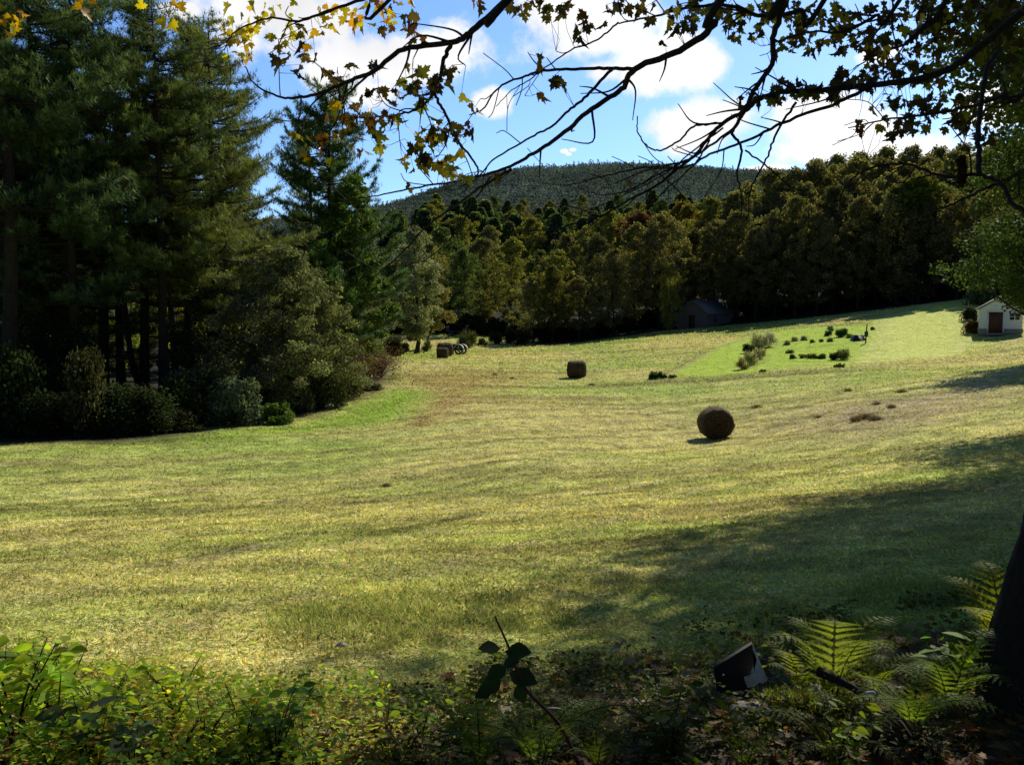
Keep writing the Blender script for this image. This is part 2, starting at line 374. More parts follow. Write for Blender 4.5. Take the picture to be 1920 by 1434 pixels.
# ------------------------------------------------------------------ grass
def build_grass():
    r = rs(5); mb = MB()
    N = 620000
    an = r.uniform(-.62, .62, N); D = np.exp(r.uniform(math.log(3.1), math.log(165), N))
    x = D * np.tan(an); y = D
    keep = (inside(WOODL, x, y, .5) < .5) & (inside(WOODR, x, y, .5) < .5) & ((inside(LITTER, x, y, .5) < .5) | (r.rand(N) < .25)) & ((r.rand(N) < .08) | ((inside(LAWN, x, y, .5) < .5) & (inside(MEADOW, x, y, .5) < .5)))
    x, y, D = x[keep], y[keep], D[keep]; n = len(x)
    c = landcol(x, y)
    tall = np.clip((fbm(x / .8, y / .8, 3, 12) - .42) * 4, 0, 1) * np.exp(-((D - 5.2) / 1.3) ** 2)
    L = (.028 + .0022 * D) * r.uniform(.5, 1.5, n) * (1 + .8 * tall) * np.where(D > 25, .85, 1)
    Wd = (.0022 + .00085 * D) * r.uniform(.6, 1.4, n)
    dirn = np.stack([r.normal(0, 1, n), r.normal(0, 1, n), np.abs(r.normal(.35, .5, n)) + .05 + tall * .8], 1); dirn = unit(dirn)
    side = unit(np.cross(dirn, r.normal(0, 1, (n, 3))))
    base = np.stack([x, y, gz(x, y) - .004], 1)
    bend = base + dirn * (L * .55)[:, None]
    tip = base + dirn * L[:, None] - np.array([0, 0, 1]) * (L * .22)[:, None] + side * (L * .15)[:, None]
    V = np.stack([base - side * Wd[:, None] / 2, base + side * Wd[:, None] / 2, bend + side * Wd[:, None] * .4, tip, bend - side * Wd[:, None] * .4], 1).reshape(-1, 3)
    i = np.arange(n)[:, None] * 5
    mix = r.rand(n, 1); fa = np.clip((D - 12) / 35, 0, 1)[:, None]; c0 = c.copy()
    c = c * np.where(mix < .14, np.array([1.55, 1.45, 1.7]), np.where(mix < .45, np.array([.7, .98, .7]), np.array([1.05, 1.0, .95]))) * r.uniform(.5, 1.3, (n, 1))
    c = c * (1 - .75 * fa) + c0 * r.uniform(.85, 1.05, (n, 1)) * .75 * fa
    c = c * (1 - .6 * tall[:, None]) + np.array([.20, .27, .06]) * .6 * tall[:, None]
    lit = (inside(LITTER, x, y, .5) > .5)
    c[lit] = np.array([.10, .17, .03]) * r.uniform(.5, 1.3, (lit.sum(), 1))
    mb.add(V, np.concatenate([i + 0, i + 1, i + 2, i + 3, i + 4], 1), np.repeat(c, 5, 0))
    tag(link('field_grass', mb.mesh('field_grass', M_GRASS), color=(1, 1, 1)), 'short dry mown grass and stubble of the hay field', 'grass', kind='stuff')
build_grass()

# ------------------------------------------------------------------ trees
def shade(r, n, lo=.6, hi=1.4): return r.uniform(lo, hi, (n, 1))
def deciduous(seed, H, R, base, ncl, nleaf, ls, tr, lean=0., clr=.26, skew=.8, limbs=26, tmpl=QUAD, leafm=None, barkm=None, warm=.15, flat=.65, gaps=(), lobe=1.0):
    r = rs(seed); tk = MB(); cr = MB()
    top = np.array([lean * H, r.uniform(-.02, .02) * H, H * .86])
    tp = [np.zeros(3)]
    for i in range(1, 7):
        t = i / 6; tp.append(top * t + np.array([r.normal(0, .012 * H), r.normal(0, .012 * H), 0]) * (t > .1))
    tp = spline(tp, k=3); tl = np.linspace(0, 1, len(tp))
    rad = tr * (1 - .88 * tl) + tr * .5 * np.exp(-tl * 25)
    tube(tk, tp, rad, 8)
    t = r.uniform(0, 1, ncl) ** .9; az = r.uniform(0, 2 * PI, ncl); rr = r.uniform(.15, 1, ncl) ** .55
    prof = np.sin(PI * np.clip(t, .02, .99) ** skew) ** .55
    lob = 1 + lobe * (.28 * np.sin(az * 3 + seed) + .16 * np.sin(az * 5 + t * 9 + seed * 2) + r.normal(0, .08, ncl))
    cz = base + (H - base) * t
    cx = np.cos(az) * rr * prof * R * lob + lean * cz; cy = np.sin(az) * rr * prof * R * lob
    C = np.stack([cx, cy, cz], 1)
    for k in r.choice(ncl, min(limbs, ncl), replace=False):
        zt = max(C[k, 2] - np.hypot(cx[k] - lean * cz[k], cy[k]) * r.uniform(.5, 1.1), base * .6) ; zt = min(zt, H * .84)
        i = int(np.argmin(abs(tp[:, 2] - zt))); p0 = tp[i]
        mid = p0 * .5 + C[k] * .5 + np.array([0, 0, -.06 * H * r.rand()])
        q = spline([p0, mid, C[k]], k=5); tube(tk, q, np.linspace(rad[i] * .42, tr * .04, len(q)), 5, cap=False)
    rc = R * clr * r.uniform(.6, 1.35, ncl)
    idx = r.choice(ncl, nleaf, p=rc ** 2 / (rc ** 2).sum())
    off = r.normal(0, 1, (nleaf, 3)); off = unit(off) * (r.rand(nleaf, 1) ** .45)
    off[:, 2] *= flat
    pos = C[idx] + off * rc[idx, None]
    pos[:, 2] = np.maximum(pos[:, 2], base * .35)
    for gp_, gr_, loc_ in gaps:                     # leaves cut away along the sun rays so that chosen spots are lit
        a_ = pos + loc_ - gp_; a_ = a_ - (a_ @ SUNV)[:, None] * SUNV; kp_ = (a_ ** 2).sum(1) > (gr_ * (1 + .3 * np.sin(np.arctan2(a_[:, 0], a_[:, 2]) * 3))) ** 2
        pos, off, idx = pos[kp_], off[kp_], idx[kp_]
    nleaf = len(pos)
    nr_ = unit(off * .7 + r.normal(0, .6, (nleaf, 3)) + np.array([0, 0, .5])); yd = r.normal(0, 1, (nleaf, 3)) + np.array([0, 0, -.3])
    cs = r.uniform(.65, 1.3, (ncl, 1))[idx] * shade(r, nleaf)
    w = (r.rand(ncl, 1)[idx] * .6 + r.rand(nleaf, 1) * .4)
    col = cs * (np.array([1, 1, 1]) * (1 - w * warm) + np.array([1.9, 1.15, .6]) * w * warm)
    scatter(cr, *tmpl, pos, nr_, yd, ls * r.uniform(.6, 1.3, nleaf), col)
    return tk.mesh('trunk', barkm or M_BARK, True), cr.mesh('crown', leafm or M_FARLEAF)

TUFT_V = []; TUFT_F = []
for i, (a, e) in enumerate([(0, .5), (1.25, .7), (2.5, .35), (3.8, .65), (5.0, .4), (.6, 1.2)]):
    d = np.array([math.cos(a) * math.cos(e) * .9, .55, math.sin(a) * math.cos(e) * .9 + .12]); d /= np.linalg.norm(d)
    s = np.cross(d, (.3, .2, 1)); s /= np.linalg.norm(s)
    TUFT_V += [tuple(-s * .07), tuple(s * .07), tuple(d)]; TUFT_F.append([3 * i, 3 * i + 1, 3 * i + 2])
TUFT = (TUFT_V, TUFT_F)
def pine(seed, H, R, base, tr, ts=.31, dens=1.12, wh=.54, twin=False, up=.25, low_dead=True):
    """eastern white pine: whorls of long level limbs carrying flat needle plumes"""
    r = rs(seed); tk = MB(); cr = MB(); P = []; N = []; Yd = []; Cc = []
    tp = spline([[0, 0, 0], [r.normal(0, .15), r.normal(0, .15), H * .35], [r.normal(0, .25), r.normal(0, .2), H * .7], [r.normal(0, .2), r.normal(0, .2), H]], k=6)
    tl = tp[:, 2] / H; rad = tr * (1 - .95 * tl) + tr * .4 * np.exp(-tl * 30); tube(tk, tp, rad, 9)
    if twin:
        q = spline([[0, 0, .3], [.7, .1, 3.2], [1.1, .2, H * .4], [1.5, 0, H * .72]], k=6); tube(tk, q, np.linspace(tr * .8, tr * .1, len(q)), 8)
    def trunk_at(z): return np.array([np.interp(z, tp[:, 2], tp[:, 0]), np.interp(z, tp[:, 2], tp[:, 1]), z])
    z = base
    while z < H - .25:
        t = (z - base) / (H - base)
        Lm = R * (1 - t) ** .62 * (.55 + .45 * min(1, t * 4 + .35)) * (.8 + .45 * vnoise(np.array([z * .45]), np.array([seed * 1.7]), seed)[0]) + .55
        for k in range(r.randint(3, 6)):
            az = r.uniform(0, 2 * PI); L = Lm * r.uniform(.45, 1.18)
            if r.rand() < .1: continue
            d = np.array([math.cos(az), math.sin(az), 0]); p0 = trunk_at(z + r.uniform(-.2, .2))
            rise = up * (.2 + 1.5 * t) 
            q = spline([p0, p0 + d * L * .35 + [0, 0, L * rise * .25 - .05 * L], p0 + d * L * .7 + [r.normal(0, .05 * L), r.normal(0, .05 * L), L * rise * .45], p0 + d * L + [0, 0, L * (rise * .9 + .08)]], k=6)
            tube(tk, q, np.linspace(.015 + .012 * L, .006, len(q)), 4, cap=False)
            nb = max(4, int(L * 5.2 * dens)); side = np.array([-d[1], d[0], 0])
            for j in range(nb):
                s = r.uniform(.22, 1.0) if L > 1.2 else r.uniform(.05, 1)
                b0 = q[min(int(s * (len(q) - 1)), len(q) - 1)]
                bl = (.28 + .33 * L * (1.06 - s)) * r.uniform(.5, 1.2)
                sg = r.choice([-1, 1]); bd = unit(d * r.uniform(.5, 1.1) + side * sg * r.uniform(.3, 1.1) + np.array([0, 0, r.uniform(-.02, .38)]))
                m = max(2, int(bl / (.13 / dens)))
                tt = np.linspace(.15, 1, m)[:, None]
                pp = b0 + bd * bl * tt + r.normal(0, .05, (m, 3)) + np.array([0, 0, .1]) * bl * tt ** 2
                P.append(pp); Yd.append(np.tile(bd + [0, 0, .25], (m, 1)) + r.normal(0, .25, (m, 3)))
                Cc.append(np.full((m, 1), r.uniform(.6, 1.35)) * (.75 + .4 * tt))
        z += wh * r.uniform(.75, 1.3) * (1 - .35 * t)
    if low_dead:
        for k in range(26):
            zz = r.uniform(base * .3, base + 1.5); az = r.uniform(0, 2 * PI); L = r.uniform(.6, 2.6); d = np.array([math.cos(az), math.sin(az), 0]); p0 = trunk_at(zz)
            q = spline([p0, p0 + d * L * .5 + [0, 0, r.uniform(-.1, .15)], p0 + d * L + [r.normal(0, .2), r.normal(0, .2), r.uniform(-.35, .2)]], k=4); tube(tk, q, np.linspace(.03, .006, len(q)), 4, cap=False)
    P = np.concatenate(P); Yd = np.concatenate(Yd); Cc = np.concatenate(Cc); n = len(P)
    w = r.rand(n, 1) * .25
    col = Cc * shade(r, n, .8, 1.2) * (np.array([1, 1, 1]) * (1 - w) + np.array([1.6, 1.3, .7]) * w)
    scatter(cr, *TUFT, P, np.tile([0, 0, 1.], (n, 1)) + r.normal(0, .3, (n, 3)), Yd, ts * r.uniform(.7, 1.25, n), col)
    return tk.mesh('trunk', M_PINEBARK, True), cr.mesh('crown', M_NEEDLE)

def conifer_far(seed, H, R, n, ls):
    r = rs(seed); tk = MB(); cr = MB()
    tube(tk, [[0, 0, 0], [0, 0, H * .5], [0, 0, H * .97]], [H * .018, H * .012, .03], 5)
    t = r.rand(n) ** 1.25; z = H * (.12 + .88 * t)
    wl = np.floor(z / (H * .06)); w = .68 + .4 * vnoise(wl, wl * 0 + seed, 3)
    az = r.uniform(0, 2 * PI, n); lob = 1 + .35 * (vnoise(az * 1.9, wl * 1.7, seed) - .5) * 2
    rr = R * (1 - t) ** .6 * w * lob * r.uniform(.35, 1, n) ** .5 + .15
    pos = np.stack([np.cos(az) * rr, np.sin(az) * rr, z - (rr / R) * H * .01 + r.normal(0, .12, n)], 1)
    yd = np.stack([np.cos(az), np.sin(az), np.full(n, .25)], 1) + r.normal(0, .3, (n, 3))
    col = shade(r, n, .55, 1.45) * (.8 + .4 * t[:, None])
    scatter(cr, *QUAD, pos, r.normal(0, .5, (n, 3)) + [0, 0, .8], yd, ls * r.uniform(.6, 1.3, n), col)
    return tk.mesh('trunk', M_PINEBARK), cr.mesh('crown', M_FARLEAF)

def tree(name, label, cat, pr, x, y, rz=0, sc=1, color=(.06, .09, .03), group=None, z=None, sink=.08):
    t = thing(name, label, cat, (x, y, (gz1(x, y) if z is None else z) - sink), rz, sc, group)
    link('trunk', pr[0], t); link('crown', pr[1], t, color); return t

def foliage_only(seed, W, Hh, n, ls, stems=10, tmpl=QUAD, m=None, spiky=0., barkm=None, ncl=26):
    """a shrub: stems fanning from the ground and leaf clumps on them"""
    r = rs(seed); st = MB(); fo = MB()
    az = r.uniform(0, 2 * PI, ncl); rr = r.rand(ncl) ** .5 * .42; t = r.uniform(.1, .86, ncl)
    C = np.stack([np.cos(az) * rr * W * (1.15 - .5 * t), np.sin(az) * rr * W * (1.15 - .5 * t), t * Hh], 1)
    for k in range(min(stems, ncl)):
        q = spline([[C[k, 0] * .12, C[k, 1] * .12, 0], C[k] * [.55, .55, .5], C[k]], k=4); tube(st, q, np.linspace(.012 * Hh + .006, .004, len(q)), 4, cap=False)
    rc = r.uniform(.7, 1.3, ncl) * .2 * min(W, Hh * 1.2)
    i = r.randint(0, ncl, n); off = unit(r.normal(0, 1, (n, 3))) * r.rand(n, 1) ** .45; pos = C[i] + off * rc[i, None]
    pos[:, 2] = np.abs(pos[:, 2]) + .01
    yd = unit(r.normal(0, 1, (n, 3)) + off * .6) * (1 - spiky) + np.array([0, 0, 1.]) * spiky
    col = r.uniform(.65, 1.3, (ncl, 1))[i] * shade(r, n)
    scatter(fo, *(tmpl), pos, off + r.normal(0, .5, (n, 3)) + [0, 0, .5], yd, ls * r.uniform(.6, 1.3, n), col)
    return st.mesh('stem', barkm or M_BARK), fo.mesh('foliage', m or M_LEAF)
def shrub(name, label, pr, x, y, rz=0, sc=1, color=(.06, .09, .03), cat='shrub', group=None):
    t = thing(name, label, cat, (x, y, gz1(x, y) - .03), rz, sc, group)
    link('stem', pr[0], t); link('foliage', pr[1], t, color); return t

R0 = random.Random(11)
# ---- pine grove on the left
PP = [pine(101, 24, 5.4, 7.5, .34), pine(102, 21, 5.0, 5.6, .28), pine(103, 25, 5.0, 8.5, .30, twin=True), pine(104, 19, 4.6, 1.6, .30, up=.35), pine(105, 19.8, 6.0, 1.2, .34, dens=1.5, up=.4, wh=.46)]
PCOL = [(.10, .17, .075), (.14, .20, .075), (.09, .165, .085), (.20, .24, .075)]
pines = [  # px, Y, proto, scale, rot, colour, label
    (8, 41, 0, 1.12, .3, 0, 'tall dark pine at the extreme left edge of the grove'),
    (75, 47, 2, 1.05, 1.9, 2, 'tall pine with bare lower trunk, second from the left edge of the grove'),
    (150, 44, 1, 1.0, 2.4, 0, 'dark pine with pointed top under the yellow leaves at the left'),
    (118, 57, 3, 1.1, .8, 2, 'slim pine standing deep in the grove behind the left edge'),
    (225, 56, 3, .98, 4.0, 2, 'pine with thin dark stem deep in the middle of the grove'),
    (268, 50, 2, .93, 3.3, 1, 'twin-stemmed pine whose forked black trunk shows in the lit gap'),
    (305, 47, 0, .86, 5.0, 1, 'pine with thick straight black trunk right of the forked one'),
    (352, 52, 1, .98, 1.0, 1, 'broad pine with long level limbs reaching out to the right'),
    (415, 50, 1, .98, 3.7, 3, 'sunlit olive pine with the tallest pointed top beside the blue sky'),
    (455, 58, 3, .80, 2.1, 3, 'lower yellowish pine filling the right flank of the grove'),
    (330, 66, 0, .9, 2.7, 2, 'pine at the back of the grove behind the broad one'),
    (60, 66, 1, 1.1, 5.5, 2, 'pine at the back of the grove near the left edge'),
    (585, 67, 3, .98, 3.0, 1, 'pine just behind the vine-clad one, filling its left side'),
    (655, 66, 3, .80, .3, 1, 'shorter pine just behind the vine-clad one, filling its right side'),
    (190, 50, 0, .96, 1.1, 0, 'pine close behind the dark pointed one, its crown meeting the yellow leaves'),
    (400, 60, 0, .98, 4.2, 2, 'pine at the back whose crown closes the gap beside the sunlit olive one'),
    (30, 52, 3, 1.3, 2.0, 0, 'dense pine between the two leftmost ones, set a little back'),
    (-70, 45, 1, 1.15, .7, 0, 'pine just outside the left edge of view'),
]
for px, Y, k, sc, rz, ci, lb in pines:
    x = (px - 960) / F * Y
    tree('pine_tree', lb, 'pine tree', PP[k], x, Y, rz, sc, PCOL[ci], 'pines of the grove on the left')
x = (625 - 960) / F * 62
tree('pine_tree', 'vine-clad dark pine standing apart at the right end of the grove', 'pine tree', PP[4], x, 62, 1.2, (.9, .9, 1), (.10, .19, .065), 'pines of the grove on the left')
V = deciduous(77, 13, 2.0, .8, 90, 14000, .17, .1, warm=.1, leafm=M_LEAF)
x = (668 - 960) / F * 60
tree('leafy_tree', 'bright green leafy tree against the right side of the vine-clad pine', 'tree', V, x, 59, .4, (1.2, 1.1, 1.0), (.09, .16, .035))

# ---- broadleaf trees and thicket in front of and under the pines
UD = [deciduous(201, 9, 3.0, .6, 110, 26000, .13, .13, warm=.1, leafm=M_LEAF, limbs=34, lobe=1.6, clr=.2), deciduous(202, 7, 2.6, .4, 90, 18000, .12, .09, warm=.2, leafm=M_LEAF, limbs=30)]
for px, Y, k, sc, rz, col, lb in [
    (530, 47, 0, .92, .5, (.10, .12, .065), 'big silvery-leaved broadleaf tree in front of the pines at the grove edge'),
    (600, 49, 1, .84, 3.9, (.10, .12, .06), 'smaller silvery-leaved tree at the right shoulder of the big one'),
    (470, 45, 1, .85, 1.5, (.07, .08, .055), 'dark round broadleaf tree left of the silvery one'),
    (400, 50, 1, .9, 2.5, (.045, .06, .03), 'shaded broadleaf tree beneath the level pine limbs'),
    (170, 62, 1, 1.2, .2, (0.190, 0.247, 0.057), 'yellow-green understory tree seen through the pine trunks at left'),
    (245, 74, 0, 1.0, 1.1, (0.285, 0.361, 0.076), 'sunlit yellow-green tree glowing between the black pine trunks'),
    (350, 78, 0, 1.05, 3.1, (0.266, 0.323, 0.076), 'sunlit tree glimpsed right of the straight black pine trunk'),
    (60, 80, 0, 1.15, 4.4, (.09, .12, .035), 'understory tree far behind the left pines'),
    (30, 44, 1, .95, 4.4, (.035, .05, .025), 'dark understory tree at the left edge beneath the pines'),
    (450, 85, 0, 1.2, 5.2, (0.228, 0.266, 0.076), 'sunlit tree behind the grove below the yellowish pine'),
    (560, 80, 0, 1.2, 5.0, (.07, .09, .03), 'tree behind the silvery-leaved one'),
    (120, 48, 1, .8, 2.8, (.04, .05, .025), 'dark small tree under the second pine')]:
    tree('understory_tree', lb, 'tree', UD[k], (px - 960) / F * Y, Y, rz, sc, tuple(min(.45, c * 1.7) for c in col), 'broadleaf trees around the pine grove')  # sunlit trees given brighter crown colours, shaded ones darker
BS = [foliage_only(301, 3.2, 2.3, 8000, .11, spiky=.35, ncl=44, stems=30), foliage_only(302, 2.4, 2.0, 5500, .10, spiky=.5, ncl=40, stems=30), foliage_only(303, 2.0, 1.4, 4500, .12, spiky=.2, ncl=30, stems=20)]
k = 0
for px, py, s, col in [(-60, 815, 1.2, 0), (10, 812, 1.2, 0), (60, 815, 1.0, 0), (110, 812, 1.1, 0), (160, 815, 1, 1), (205, 810, 1.1, 0), (250, 812, .95, 0), (300, 805, 1.1, 1), (345, 798, 1, 0),
                       (390, 790, 1.05, 2), (500, 775, 1, 2), (560, 768, .9, 3), (600, 760, .8, 2), (650, 745, .85, 3), (690, 730, .75, 3), (120, 780, 1.3, 0), (420, 752, 1.3, 1), (30, 775, 1.4, 0), (540, 740, 1.2, 2), (620, 725, 1.1, 2), (700, 705, .8, 3), (-130, 815, 1.3, 0)]:
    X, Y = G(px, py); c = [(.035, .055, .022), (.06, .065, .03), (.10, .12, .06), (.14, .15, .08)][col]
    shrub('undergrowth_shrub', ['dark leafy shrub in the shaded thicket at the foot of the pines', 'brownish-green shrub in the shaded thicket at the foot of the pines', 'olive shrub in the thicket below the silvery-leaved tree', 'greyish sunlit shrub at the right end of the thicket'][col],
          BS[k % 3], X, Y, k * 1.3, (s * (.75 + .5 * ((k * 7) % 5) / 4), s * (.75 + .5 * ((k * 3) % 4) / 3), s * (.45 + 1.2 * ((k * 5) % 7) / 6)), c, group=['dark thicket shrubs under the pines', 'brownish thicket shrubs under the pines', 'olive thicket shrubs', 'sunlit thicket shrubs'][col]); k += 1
X, Y = G(440, 795)
shrub('willow_shrub', 'pale grey-green feathery shrub at the front edge of the thicket', foliage_only(310, 2.3, 1.9, 9000, .11, spiky=.65, ncl=34), X, Y, 0, 1.05, (.13, .17, .13))
X, Y = G(520, 792)
shrub('low_shrub', 'low bright green shrub between the pale feathery shrub and the lit verge', foliage_only(311, 2.0, .9, 4500, .1), X, Y, 0, 1, (.12, .2, .04))
# bare reddish twig bush at the tip of the thicket
def twig_bush(seed, W, H, n=90):
    r = rs(seed); tk = MB()
    for i in range(n):
        az = r.uniform(0, 2 * PI); a = r.uniform(.1, 1); L = H * r.uniform(.6, 1.1)
        e = np.array([math.cos(az) * a * W / 2, math.sin(az) * a * W / 2, L * (1.05 - .5 * a)])
        q = spline([[0, 0, 0], e * [.35, .35, .6], e], k=5); tube(tk, q, np.linspace(.02, .007, len(q)), 4, cap=False)
        for j in range(9):
            b = q[r.randint(4, len(q))]; d = unit(e * [1, 1, .4] + r.normal(0, 1.0, 3)) * r.uniform(.25, .7)
            tube(tk, [b, b + d * .5 + [0, 0, .03], b + d + [0, 0, -.08]], [.009, .007, .004], 3, cap=False)
    return tk.mesh('stem', M_DRY)
tb = twig_bush(5, 4.2, 2.6)
for px, py, s, lb in [(655, 735, 1.15, 'large reddish-brown twiggy bush at the tip of the thicket'), (715, 708, .78, 'smaller reddish twiggy bush drooping over the field edge')]:
    X, Y = G(px, py); t = thing('bare_bush', lb, 'shrub', (X, Y, gz1(X, Y) - .05), 0, s)
    link('stem', tb, t)
    r = rs(8); fo = MB(); n = 1500; p = r.normal(0, 1, (n, 3)) * [1.3, 1.3, .6] + [0, 0, 1.6]; p[:, 2] = np.clip(p[:, 2], .3, 2.8)
    scatter(fo, *QUAD, p, r.normal(0, 1, (n, 3)), r.normal(0, 1, (n, 3)), .09, shade(r, n)); link('foliage', fo.mesh('foliage', M_LEAF), t, (.14, .08, .045))

# ---- lone tree in the far field
LT = deciduous(401, 14.2, 3.0, 2.2, 120, 23000, .2, .26, lean=.0, warm=.08, leafm=M_LEAF, clr=.28)
X, Y = G(781, 664)
tree('lone_tree', 'lone grey-green tree standing in the far field beside the hay bales', 'tree', LT, X, Y, 2.1, (1.05, 1.05, 1), (.23, .27, .16))
X2, Y2 = G(800, 655)
LB = deciduous(402, 7.2, 2.7, 2.2, 60, 11000, .2, .12, lean=.22, warm=.3, leafm=M_LEAF)
tree('small_tree', 'small yellowing tree leaning out to the right of the lone tree', 'tree', LB, X2 , Y2 , .1, (1, 1, 1.12), (.17, .17, .07))

# ---- woods behind the field
WD = [deciduous(500 + i, H, R, b, 230, 15000, .33, .28, warm=w * .4, clr=.17, skew=s, limbs=30, lobe=1.5, flat=.8) for i, (H, R, b, w, s) in enumerate([(22, 6.0, 2.5, .3, .75), (20, 5.2, 4, .45, .85), (24, 5.6, 3, .15, .7), (18, 5.6, 1.5, .3, .9), (21, 4.6, 2, .45, .8), (20, 3.4, 14.2, .2, .8)])]
CF = [conifer_far(600 + i, H, R, 5200, .85) for i, (H, R) in enumerate([(21, 5.4), (18, 4.9), (24, 5.6)])]
OLIVE = (.20, .21, .085); GRN = (.12, .175, .065); YEL = (.22, .19, .045); BRN = (.175, .175, .08); RED = (.30, .10, .05); LIME = (.22, .24, .065); DRK = (.11, .12, .06)
WL = {OLIVE: 'olive-green autumn tree in the shaded wood at the far side of the field', GRN: 'green leafy tree in the wood at the far side of the field', YEL: 'yellow autumn tree in the wood at the far side of the field',
      BRN: 'brown autumn tree in the wood at the far side of the field', LIME: 'yellow-green tree in the wood at the far side of the field', DRK: 'dark shaded tree at the front of the far wood'}
WG = {OLIVE: 'olive trees of the far wood', GRN: 'green trees of the far wood', YEL: 'yellow trees of the far wood', BRN: 'brown trees of the far wood', LIME: 'yellow-green trees of the far wood', DRK: 'dark trees of the far wood'}
rr_ = random.Random(4)
def wood(px, top, Y, col, k=None, wd=1.0, label=None, name='woodland_tree'):
    x = (px - 960) / F * Y; g = gz1(x, Y); zt = float(at(px, top, Y)[2]); k = rr_.randrange(5) if k is None else k
    H0 = [22, 20, 24, 18, 21, 20][k]; s = (zt - g) / H0
    tree(name, (label or WL[col]) if Y < 215 or label else 'rounded broadleaf tree among the conifers on the slope below the hill', 'tree', WD[k], x, Y, rr_.uniform(0, 6.28), (max(s, .55) * wd, max(s, .55) * wd, s), col, None if label else (WG[col] if Y < 215 else 'broadleaf trees on the slope below the hill'))
# front row: px, top py, Y
front = [(735, 470, 160, GRN), (800, 455, 165, OLIVE), (870, 468, 158, GRN), (905, 450, 172, OLIVE), (960, 447, 160, LIME), (1000, 520, 138, OLIVE), (1045, 470, 138, LIME), (1085, 520, 135, BRN), (1120, 440, 150, DRK),
         (1150, 470, 140, BRN), (1190, 420, 150, OLIVE), (1235, 408, 146, BRN), (1262, 415, 156, OLIVE), (1300, 430, 160, DRK), (1335, 415, 155, BRN), (1380, 400, 158, OLIVE), (1415, 430, 150, BRN), (1450, 395, 152, BRN), (1490, 370, 148, OLIVE), (1530, 400, 144, BRN),
         (1560, 350, 150, DRK), (1605, 370, 144, BRN), (1640, 360, 150, OLIVE), (1680, 350, 142, BRN), (1720, 370, 140, DRK), (1750, 350, 146, BRN), (1790, 370, 136, BRN), (1830, 360, 134, OLIVE), (1870, 350, 140, BRN), (1910, 320, 130, OLIVE), (1960, 300, 125, BRN), (2010, 280, 120, OLIVE)]
for px, top, Y, col in front: wood(px, top, Y, col)
second = [(760, 440, 190, GRN), (830, 430, 185, GRN), (920, 425, 190, OLIVE), (1010, 470, 175, GRN), (1060, 440, 170, OLIVE), (1100, 425, 180, LIME), (1140, 400, 178, LIME), (1240, 400, 180, OLIVE), (1290, 385, 185, YEL), (1330, 375, 180, LIME),
          (1375, 365, 178, OLIVE), (1400, 350, 182, LIME), (1440, 325, 176, OLIVE), (1480, 318, 172, OLIVE), (1520, 305, 170, BRN), (1560, 312, 174, OLIVE), (1600, 300, 168, OLIVE), (1640, 305, 172, BRN), (1690, 310, 165, OLIVE), (1730, 300, 170, BRN),
          (1780, 290, 160, OLIVE), (1815, 300, 165, LIME), (1850, 285, 156, BRN), (1885, 275, 160, OLIVE), (1925, 262, 152, BRN), (1980, 255, 150, OLIVE), (1420, 385, 166, BRN), (1500, 345, 160, OLIVE), (1585, 335, 160, BRN), (1660, 330, 158, OLIVE), (1745, 330, 156, BRN), (1840, 318, 150, OLIVE)]
for px, top, Y, col in second: wood(px, top, Y, col)
wood(1190, 398, 186, OLIVE, 3, .9)
wood(1195, 402, 168, (.22, .11, .06), 5, .9, 'small salmon-red autumn tree on the skyline of the wood', 'red_maple')
wood(1275, 382, 190, YEL, 3, .8)
wood(1708, 334, 141, (.12, .15, .03), 5, .95, 'single bright yellow-green crown high in the brown wood', 'woodland_tree')
wood(1035, 500, 132, (.11, .12, .04), 1, .8, 'tall yellow-green tree at the front of the wood behind the far bale', 'woodland_tree')
for px, top in [(1605, 288), (1650, 282), (1700, 276), (1745, 278), (1560, 296), (1790, 272), (1850, 268), (1520, 302)]:
    wood(px, top, 190 + rr_.uniform(-6, 10), OLIVE, rr_.choice([1, 4]), .85)
wood(1255, 500, 141, LIME, 3, .6, 'small yellow-green tree left of the old cabin', 'woodland_tree')
# dark bushes along the foot of the wood
WB = foliage_only(320, 5, 2.6, 5000, .3, m=M_FARLEAF)
for i, px in enumerate(range(740, 1900, 48)):
    py = np.interp(px, [740, 860, 960, 1010, 1100, 1250, 1370, 1500, 1640, 1830, 1900], [627, 627, 633, 643, 636, 612, 603, 587, 570, 554, 552])
    if 1235 < px < 1375: continue
    X, Y = G(px, py); Y += 3; X = (px - 960) / F * Y
    shrub('woodland_shrub', 'dark shrub in the shade along the foot of the far wood', WB, X, Y, i, rr_.uniform(.8, 1.3), (.035, .04, .02), group='shrubs along the foot of the far wood')
# pines on the rising ground behind the wood
i = 0
for Y, pxs, y0 in [(235, range(735, 1330, 46), 412), (275, range(720, 1340, 40), 398), (320, range(715, 1350, 36), 384), (370, range(715, 1420, 34), 375), (425, range(700, 1480, 32), 368)]:
    for px in pxs:
        px2 = px + rr_.uniform(-14, 14); x = (px2 - 960) / F * Y; top = y0 + rr_.uniform(-12, 16) + (12 if px < 800 else 0)
        zt = float(at(px2, top, Y)[2]); g = gz1(x, Y); kk = rr_.randrange(3); s = max((zt - g) / [21, 18, 24][kk], .5); s = min(s, 1.35)
        if rr_.random() < .4:
            wood(px2, top + 8, Y, rr_.choice([GRN, OLIVE, LIME, GRN]), None, 1.15, None, 'hillside_tree'); continue
        tree('hillside_conifer', 'green conifer on the slope between the wood and the hill', 'conifer', CF[kk], x, Y, rr_.uniform(0, 6), (1.15 * s, 1.15 * s, s), rr_.choice([(.09, .14, .07), (.11, .16, .07), (.08, .13, .08), (.14, .18, .07)]), 'conifers on the slope below the hill'); i += 1
